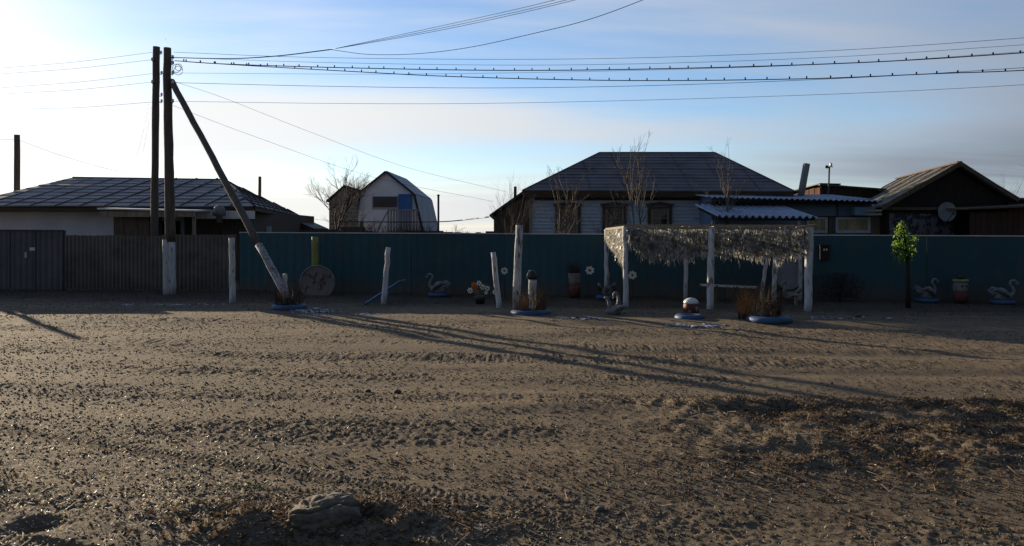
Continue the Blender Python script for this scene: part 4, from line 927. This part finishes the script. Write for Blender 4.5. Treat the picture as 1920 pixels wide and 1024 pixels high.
# ------------------------------------------------------------ tyres, grass, swans
def tyre(px, py, wpx, label, h=.09):
    g = G(px, py); rr = wpx/2/F*g.y; c = g+Vector((0, rr*.5, 0))
    mb = MB(); mb.torus((c.x, c.y, h*.45), rr-.09, .095, 30, 10, .8)
    o = mb.build('tyre_planter', M['bluetyre'], off=(c.x, c.y, 0)); tag(o, label, 'planter', 'blue painted tyres on the verge'); return c, rr
def tuft(c, w, hgt, n, label, spread=.30, m='grass_dry'):
    mb = MB()
    for i in range(n):
        a = random.uniform(0, 6.28); q = w*math.sqrt(random.random()); x = c.x+q*math.cos(a); y = c.y+q*math.sin(a); h = hgt*random.uniform(.45, 1.05)
        dx = random.gauss(0, spread)*h; dy = random.gauss(0, spread)*h; ww = random.uniform(.002, .0055)
        p0 = Vector((x, y, 0)); p1 = Vector((x+dx*.35, y+dy*.35, h*.6)); p2 = Vector((x+dx, y+dy, h)); s = Vector((math.cos(a), math.sin(a), 0))*ww
        mb.add([p0-s, p0+s, p1+s, p1-s, p2], [(0, 1, 2, 3), (3, 2, 4)])
        if random.random() < .45:
            for _ in range(3): e = p2+Vector((random.gauss(0, .03), random.gauss(0, .03), random.uniform(-.12, .03))); mb.add([e, e+Vector((.012, 0, .01)), e+Vector((.005, .0, .04))], [(0, 1, 2)])
    tag(mb.build('dry_grass', M[m], off=(c.x, c.y, 0)), label, 'dry grass', kind='stuff')
c, q = tyre(537, 581, 66, 'blue tyre planter round the foot of the diagonal brace'); tuft(c, q*.75, .6, 200, 'brown dry stalks in the tyre planter under the brace')
c, q = tyre(994, 592, 76, 'blue tyre planter at the foot of the tallest whitewashed post'); tuft(c, q*.8, .62, 240, 'brown dry stalks around the capped log')
c, q = tyre(1449, 606, 84, 'large blue tyre planter in front of the shelter, full of stalks', .12); tuft(c+Vector((-.1, .3, 0)), q*1.0, .72, 420, 'tall brown dry stalks in front of the shelter', .32)
c, q = tyre(1296, 600, 56, 'blue tyre under the red mushroom figure', .07)
# capped log figure
r = thing('capped_log', 'peeling white log figure with a dark rounded cap', 'log figure', G(999, 583))
g = G(999, 583); t = at(998, 522, g.y); wood_pole(g, t, .085, .095, 12, 7).build('log', M['whitewash2'], r)
mb = MB(); mb.lathe((t.x, t.y, t.z-.02), [(.11, 0), (.115, .06), (.10, .13), (.06, .19), (.01, .21)], 16); mb.build('cap', M['darkmetal'], r)
mb = MB(); mb.tube([t+Vector((-.113, -.02, .0)), t+Vector((-.11, -.03, .09)), t+Vector((-.06, -.04, .19))], .016, 6); mb.build('cap_trim', M['whitewash'], r)
# pot and vase
r = thing('flower_pot', 'white bucket standing on a dark red pot by the fence', 'pot', (at(1077, 0, 20.9).x, 20.9, 0))
x = at(1077, 0, 20.9).x; mb = MB(); mb.lathe((x, 20.9, .0), [(.13, 0), (.17, .1), (.18, .25), (.16, .36)], 18); mb.build('lower_pot', M['red'], r)
mb = MB(); mb.lathe((x, 20.9, .362), [(.15, 0), (.165, .1), (.185, .3), (.19, .31), (.17, .32)], 18); mb.build('bucket', M['pebblewhite'], r)
mb = MB()
for i in range(90): a = random.uniform(0, 6.28); p = Vector((x+.1*math.cos(a), 20.9+.1*math.sin(a), .66)); mb.tube([p, p+Vector((random.gauss(0, .1), random.gauss(0, .08), random.uniform(.1, .38)))], .004, 3, cap=False)
mb.build('dead_plant', M['twig'], r)
def flower(mbp, mbc, c, rr, pet=6, face=Vector((-.2, -1, .1)), L_=.45):
    f = face.normalized(); u = f.cross(Vector((0, 0, 1))).normalized(); v = u.cross(f)
    for k in range(pet):
        a = 2*math.pi*k/pet+random.uniform(-.1, .1); d = u*math.cos(a)+v*math.sin(a); s = u*-math.sin(a)+v*math.cos(a)
        mbp.add([c, c+d*rr*.5+s*rr*L_*.6+f*rr*.15, c+d*rr+f*rr*.35, c+d*rr*.5-s*rr*L_*.6+f*rr*.15], [(0, 1, 2), (0, 2, 3)])
    mbc.ell(c+f*rr*.12, (rr*.26,)*3, 8, 5)
def stem_flower(px, py, Y, rr, label, mp='petalw', L_=.9):
    c = at(px, py, Y); r = thing('artificial_flower', label, 'flower', (c.x, c.y, 0), 'single artificial flowers along the fence')
    a = MB(); b = MB(); flower(a, b, c, rr, 7, L_=L_); a.build('petals', M[mp], r); b.build('flower_centre', M['centre'], r)
    s = MB(); s.tube([(c.x, c.y+.03, 0), c+Vector((.01, .03, 0))], .006, 5); s.build('stem', M['palmtrunk'], r)
stem_flower(1106, 507, 20.5, .13, 'open white flower on a stem beside the white bucket')
stem_flower(946, 508, 20.9, .11, 'half turned white flower between the leaning post and the tall post')
stem_flower(1186, 516, 19.5, .12, 'pale white flower just right of the front left shelter post')
stem_flower(928, 548, 19.0, .07, 'tiny white flower low beside the leaning post')
r = thing('flower_bunch', 'bunch of orange and white artificial flowers in a dark pot', 'flowers', G(900, 570))
g = G(900, 570); 
for (px, py, m, s) in ((891, 539, 'petalo', .10), (898, 531, 'petalw', .08), (882, 545, 'petalw', .09), (905, 539, 'petalw', .09), (914, 541, 'petalw', .08), (895, 548, 'petalo', .07), (912, 549, 'petalw', .06), (888, 534, 'petalo', .08)):
    a = MB(); b = MB(); c = at(px, py, g.y+random.uniform(-.1, .1)); flower(a, b, c, s, 7, Vector((random.uniform(-.6, .2), -1, random.uniform(-.1, .5))), .4); o = a.build('flower', M[m], r); b.build('flower_centre', M['centre'], o)
mb = MB(); mb.lathe((g.x, g.y, 0), [(.10, 0), (.14, .12), (.15, .2), (.13, .21)], 14); mb.build('pot', M['darkmetal'], r)
mb = MB()
for i in range(60):
    c = Vector((g.x+random.gauss(0, .09), g.y+random.gauss(0, .08), .25+random.random()*.25)); d = Vector((random.gauss(0, 1), random.gauss(0, 1), random.gauss(.3, 1))).normalized()*.07; s = Vector((random.gauss(0, 1), random.gauss(0, 1), 0)).normalized()*.015
    mb.add([c, c+d*.5+s, c+d, c+d*.5-s], [(0, 1, 2, 3)])
mb.build('leaves', M['greenweed'], r)

def make_swan(loc, s, flip, label, base=True, wings=True, neck=1, rz=0):
    r = thing('tyre_swan', label, 'swan ornament', (0, 0, 0), 'white tyre swans along the verge')
    b = MB(); b.ell((0, 0, .24), (.26, .15, .15), 16, 10); b.tube([(-.16, 0, .26), (-.30, 0, .34), (-.40, 0, .42)], [.10, .06, .015], 10)
    b.build('body', M['swan'], r)
    nk = MB(); pts = catmull([(.18, 0, .24), (.30, 0, .36), (.27, 0, .50), (.20, 0, .60), (.24, 0, .70), (.34, 0, .70), (.40, 0, .62)], 5)
    nk.tube(pts, [.065-.03*min(1, i/12) for i in range(len(pts))], 9)
    no = nk.build('neck', M['swan'], r)
    h = MB(); h.ell((.40, 0, .62), (.06, .04, .04), 10, 7); h.build('head', M['swan'], no)
    bk = MB(); bk.tube([(.43, 0, .61), (.50, 0, .575)], [.022, .006], 7); bk.build('beak', M['red'], no)
    if wings:
        for sy in (-1, 1):
            w = MB(); P = []
            for i in range(9):
                t = i/8; P.append(Vector((.15-.5*t, sy*(.15+.09*math.sin(t*3.1)), .25+.20*math.sin(t*2.2))))
            vs = []
            for i, p in enumerate(P):
                hh = .13*math.sin(.5+2.5*i/8); vs += [p+Vector((0, 0, -hh)), p+Vector((0, sy*.03, 0)), p+Vector((0, 0, hh*.6)), p+Vector((0, -sy*.015, 0))]
            fs = [(i*4+k, i*4+(k+1) % 4, i*4+4+(k+1) % 4, i*4+4+k) for i in range(8) for k in range(4)]+[(3, 2, 1, 0), (32, 33, 34, 35)]
            w.add(vs, fs, True); w.build('wing', M['swan'], r)
    if base:
        t = MB(); t.torus((0, 0, .07), .26, .085, 26, 9, .85); t.build('tyre_base', M['bluetyre'], r)
    r.location = loc; r.scale = (s*flip, s, s); r.rotation_euler = (0, 0, rz); return r
make_swan(Vector((at(822, 0, 21.2).x, 21.2, 0)), .90, -1, 'tyre swan on a blue base against the teal fence left of the orange flowers', rz=R(-20))
make_swan(Vector((at(1139, 0, 20.3).x, 20.3, 0)), .95, 1, 'tyre swan on a blue base under the left side of the shelter', rz=R(75))
Ysw = G(1157, 591).y+.1; A_ = lambda x, y, dy=0: at(x, y, Ysw+dy)
r = thing('tyre_swan', 'low white swan with raised neck on bare ground in front of the shelter', 'swan ornament', (A_(1153, 590).x, Ysw, 0), 'white tyre swans along the verge')
mb = MB(); c = A_(1151, 583); mb.ell(c, (.17, .12, .11), 16, 10); mb.tube(catmull([A_(1150, 586), A_(1162, 580), A_(1171, 575), A_(1179, 577)], 5), [.085-.0048*i for i in range(16)], 9); mb.build('body', M['swan'], r)
for sy in (-.1, .1):
    mb = MB(); mb.tube(catmull([A_(1150, 584, sy), A_(1160, 577, sy*1.2), A_(1170, 575, sy*1.2), A_(1177, 580, sy)], 5), [.02, .035, .042, .045, .045, .045, .042, .04, .038, .034, .03, .026, .022, .018, .012, .008], 8); mb.build('wing', M['swan'], r)
mb = MB(); mb.tube(catmull([A_(1150, 582), A_(1158, 572), A_(1160, 561), A_(1158, 552), A_(1153, 549), A_(1151, 554)], 5), [.05-.0012*i for i in range(26)], 9); no = mb.build('neck', M['swan'], r)
mb = MB(); mb.ell(A_(1151.5, 553), (.038, .035, .05), 10, 7); mb.build('head', M['swan'], no)
mb = MB(); mb.tube([A_(1151, 556), A_(1149, 562)], [.018, .005], 7); mb.build('beak', M['red'], no)
mb = MB(); mb.tube(catmull([A_(1141, 586, -.03), A_(1143, 574, -.03), A_(1141, 564, -.03), A_(1136, 558, -.03), A_(1134, 560, -.03)], 5), [.055-.0017*i for i in range(21)], 9); mb.build('raised_chest', M['swan'], r)
make_swan(Vector((at(1738, 0, 19.4).x, 19.4, 0)), .85, 1, 'tyre swan right of the green artificial palm', rz=R(15))
make_swan(Vector((at(1880, 0, 18.9).x, 18.9, 0)), .85, 1, 'tyre swan nearest the right edge of the picture', rz=R(-10))
# mushroom figure
r = thing('mushroom_figure', 'red pot figure with a white cap sitting on a blue tyre', 'mushroom ornament', G(1300, 595))
g = G(1300, 595)+Vector((0, .2, 0)); mb = MB(); mb.lathe(g, [(.13, .03), (.165, .08), (.18, .16), (.16, .26), (.13, .30)], 20); mb.build('body', M['red'], r)
mb = MB(); mb.lathe(g, [(.155, .275), (.165, .30), (.145, .345), (.09, .385), (.02, .40)], 20); mb.build('cap', M['ceramic'], r)
mb = MB(); mb.ell(g+Vector((.08, -.150, .17)), (.045, .025, .055), 10, 7); mb.ell(g+Vector((-.06, -.155, .12)), (.03, .02, .03), 10, 7); mb.build('painted_spots', M['pebblewhite'], r)
# stacked pot figure at right
r = thing('pot_figure', 'dim stacked pot figure with yellow brim between the two right swans', 'pot ornament', (at(1801, 0, 19.2).x, 19.2, 0))
x = at(1801, 0, 19.2).x; mb = MB(); mb.lathe((x, 19.2, 0), [(.12, 0), (.17, .1), (.18, .2), (.15, .30)], 16); mb.build('lower_pot', M['red'], r)
mb = MB(); mb.lathe((x, 19.2, .30), [(.15, 0), (.17, .05), (.17, .2), (.16, .25)], 16); mb.build('head', M['pebblewhite'], r)
mb = MB(); mb.lathe((x, 19.2, .555), [(.19, 0), (.2, .03), (.18, .06)], 16); mb.build('brim', M['yellow'], r)
mb = MB(); mb.lathe((x, 19.2, .62), [(.08, 0), (.09, .05), (.06, .12), (.01, .15)], 12); mb.build('topknot', M['darkmetal'], r)
mb = MB()
for dx in (-.06, .06): mb.ell((x+dx, 19.03, .45), (.025, .012, .03), 8, 6)
mb.build('eyes', M['black'], r)
# mailbox
r = thing('mailbox', 'dark brown letter box with a white bow mark hung on the teal fence', 'letter box', (at(1547, 0, 20.2).x, 20.2, 0))
x = at(1547, 0, 20.15).x; a = at(0, 461, 20.15).z; b = at(0, 487, 20.15).z
mb = MB(); mb.box((x, 20.2, (a+b)/2), (.26, .12, a-b)); mb.build('box', mat('dark_brown_box', (.028, .018, .018), (.02, .014, .014), 4, .6, .1), r)
mb = MB(); mb.prism([(x-.15, 20.12, a), (x+.15, 20.12, a), (x+.13, 20.12, a+.035), (x-.13, 20.12, a+.035)], (0, .18, 0)); mb.build('lid', M['darkmetal'], r)
mb = MB(); z = at(0, 468.5, 20.1).z
for s in (-1, 1): mb.ell((x+s*.033, 20.13, z), (.026, .012, .034), 8, 6)
mb.build('bow_mark', M['ceramic'], r)
# dark shrub right of the mailbox
mb = MB(); cx0 = at(1575, 0, 19.6).x
for i in range(1500):
    t = random.random(); p = Vector((cx0+random.gauss(0, .27), 19.6+random.gauss(0, .15), .1+random.random()**1.3*.65)); d = Vector((random.gauss(0, 1), random.gauss(0, 1), random.gauss(0, 1))).normalized()*.05; e = Vector((random.gauss(0, 1), random.gauss(0, 1), random.gauss(0, 1))).normalized()*.012
    mb.add([p-d, p+e, p+d, p-e], [(0, 1, 2, 3)])
r = thing('dark_shrub', 'low dark shrub against the teal fence below the letter box', 'shrub', (cx0, 19.6, 0)); mb.build('foliage', M['twig'], r)
mb = MB(); mb.tube([(cx0, 19.6, 0), (cx0, 19.6, .4)], .03, 6); mb.build('stem', M['twig'], r)
# artificial palm
r = thing('artificial_palm', 'bright green plastic leafy tree with dark trunk before the teal fence', 'artificial tree', G(1703, 578))
g = G(1703, 578); Y0 = g.y; t1 = at(1702, 490, Y0); t2 = at(1692, 418, Y0)
mb = MB(); mb.tube([g, g.lerp(t1, .5), t1], [.07, .05, .042], 10, jitter=.08); mb.tube([t1, at(1696, 450, Y0), t2], [.05, .035, .015], 7); 
for (px, py), (qx, qy) in (((1701, 482), (1712, 470)), ((1698, 470), (1684, 460)), ((1697, 460), (1712, 449)), ((1695, 446), (1684, 438))): mb.tube([at(px, py, Y0), at((px+qx)/2, (py+qy)/2+2, Y0-.05), at(qx, qy, Y0)], [.02, .014, .007], 5)
mb.build('trunk', M['palmtrunk'], r)
mb = MB(); random.seed(5)
lobes = [((1691, 423), .12), ((1685, 437), .13), ((1697, 445), .14), ((1682, 458), .14), ((1693, 463), .19), ((1700, 478), .2), ((1688, 482), .18), ((1710, 470), .14), ((1706, 455), .12), ((1716, 448), .1), ((1694, 434), .12), ((1680, 470), .13)]
for (px, py), rad in lobes:
    c = at(px, py, Y0)
    for i in range(55):
        p = c+Vector((random.gauss(0, .75), random.gauss(0, .75), random.gauss(0, 1))).normalized()*rad*.85*random.random()**.5
        d = Vector((random.gauss(0, .6), random.gauss(0, .6), random.gauss(-.4, .7))).normalized()*random.uniform(.05, .10); e = d.cross(Vector((random.gauss(0, 1), random.gauss(0, 1), random.gauss(0, 1)))).normalized()*random.uniform(.016, .034)
        mb.add([p, p+d*.5+e, p+d, p+d*.5-e], [(0, 1, 2, 3)])
mb.build('leaves', M['palmleaf'], r)
# debris lumps on the shaded verge under the fence
random.seed(21)

# ------------------------------------------------------------ shelter
r = thing('fringed_shelter', 'post shelter hung with a shaggy fringe of plastic strips', 'shelter', (4.7, 18.8, 0))
FLp = G(1174, 578); FMp = G(1331, 582); FRp = G(1514, 584); BLp = Vector((2.62, 20.7, 0)); BMp = Vector((at(1285, 0, 20.2).x, 20.2, 0)); BRp = Vector((at(1500, 0, 19.9).x, 19.9, 0))
def spost(b, pxt, pyt, r0, m='whitewash', nm='shelter_post'):
    t = at(pxt, pyt, b.y); bb = b.copy(); bb.z = -.04; wood_pole(bb, t, r0*1.02, r0, 10, 8).build(nm, M[m], r); return t
tFL = spost(FLp, 1172, 426, .062); tFM = spost(FMp, 1334, 428, .078); tFR = spost(FRp, 1518, 427, .085)
tBL = spost(BLp, 1137, 430, .06); tBM = spost(BMp, 1287, 434, .055); tBR = spost(BRp, 1500, 432, .055)
spost(Vector((at(1425, 0, 19.7).x, 19.7, 0)), 1441, 470, .05, 'whitewash2'); spost(Vector((at(1451, 0, 19.3).x, 19.3, 0)), 1453, 470, .06, 'whitewash2')
mb = MB()
for a, b in ((tFL, tFM), (tFM, tFR), (tBL, tBM), (tBM, tBR), (tFL, tBL), (tFM, tBM), (tFR, tBR)): mb.bar(a, b, .06, .06)
mb.build('beam', M['lightboards'], r)
mb = MB()
for i in range(7):
    t = i/6; a = tFL.lerp(tFR, t); b = tBL.lerp(tBR, t); mb.bar(a+Vector((0, .08, .01+random.uniform(-.01, .01))), b+Vector((0, .1, .02)), .035, .025)
for t in (.25, .5, .75): mb.bar(tFL.lerp(tBL, t)+Vector((0, 0, .075)), tFR.lerp(tBR, t)+Vector((0, 0, .075)), .03, .02)
mb.bar(tFR+Vector((-.35, -.1, .0)), tFR+Vector((.12, -.12, .07)), .05, .035)
mb.build('roof_slats', M['lightboards'], r)
def strips(A, B, depthf, n, nm, dy=.05, lab=None):
    mb = MB()
    for i in range(n):
        t = random.random(); dmax = depthf(t)*(1+.06*math.sin(t*61)+.05*math.sin(t*143+1)+random.gauss(0, .13)); row = random.random()**.85; z = -row*dmax
        p = A.lerp(B, t)+Vector((random.gauss(0, .01), random.gauss(0, dy), z+.02))
        l = random.uniform(.10, .24); w = random.uniform(.005, .015); a = random.uniform(0, 6.28)
        s = Vector((math.cos(a), math.sin(a), random.gauss(0, .2)))*w; b1 = Vector((random.gauss(0, .02), random.gauss(0, .025), -l*.5)); b2 = b1+Vector((random.gauss(0, .035), random.gauss(0, .03), -l*.5))
        mb.add([p-s*.6, p+s*.6, p+b1+s, p+b1-s, p+b2], [(0, 1, 2, 3), (3, 2, 4)])
    for i in range(n//60):   # net cords
        t = random.random(); p = A.lerp(B, t); mb.tube([p, p-Vector((0, 0, depthf(t)*.9))], .003, 3, cap=False)
    o = mb.build(nm, M['strip'], r); return o
dm = lambda u: float(vn(np.array([u*9+3.0]), np.array([2.0]))[0])
def dfront(t): return .50+.05*dm(t)*2+.15*math.exp(-((t-.30)/.22)**2)+.12*math.exp(-((t-.80)/.12)**2)+.08*dm(t*3+5)-.12*(t < .06)
strips(tFL+Vector((.05, -.09, 0)), tFR+Vector((-.1, -.11, 0)), dfront, 5400, 'front_fringe', .04)
strips(tBL, tFL, lambda t: .30+.62*t**1.6+.05*dm(t*2), 1900, 'side_fringe', .03)
strips(tBL, tBR, lambda t: .28+.1*dm(t*2+1), 2200, 'back_fringe', .04)
strips(tFR, tBR, lambda t: .35+.1*dm(t*2+1), 500, 'right_fringe', .04)
# bench
r = thing('bench', 'plain pale plank bench under the shelter by the fence', 'bench', (6.0, 20.1, 0))
a = at(1312, 534, 20.0); b = at(1419, 539, 19.7)
mb = MB(); mb.bar(a, b, .30, .045); mb.build('seat', M['whitewash2'], r)
for t in (.28, .85):
    mb = MB(); p = a.lerp(b, t); mb.box((p.x, p.y, p.z/2-.02), (.08, .24, p.z-.04)); mb.build('leg', M['boards'], r)
# tub and small seated figure behind the right bay
r = thing('white_tub', 'pale round tub standing upright behind the right shelter bay', 'tub', (at(1478, 0, 19.85).x, 19.85, 0))
c = at(1479, 515, 19.9); mb = MB(); n = 30; mb.prism([c+Vector((.38*math.cos(2*math.pi*k/n), 0, .38*math.sin(2*math.pi*k/n))) for k in range(n)], (0, .12, 0)); mb.build('tub_body', mat('tub_white', (.22, .24, .28), (.17, .18, .21), 3, .7, .2), r)
mb = MB(); mb.tube([c+Vector((.38*math.cos(2*math.pi*k/n), -.01, .38*math.sin(2*math.pi*k/n))) for k in range(n+1)], .02, 6); mb.build('tub_rim', M['pebblewhite'], r)
make_swan(Vector((at(1482, 0, 19.2).x, 19.2, 0)), .8, -1, 'pale swan ornament behind the right front post of the shelter', base=False, rz=R(30))
# low edging board to the right of shelter
p = G(1535, 584)
mb = MB(); mb.box((p.x, 18.5, .28), (.2, .3, .03)); mb.bar((p.x, 18.5, 0), (p.x, 18.5, .27), .06, .06); tag(mb.build('small_stool', M['lightboards'], off=(p.x, 18.5, 0)), 'small low stool right of the shelter corner post', 'stool')
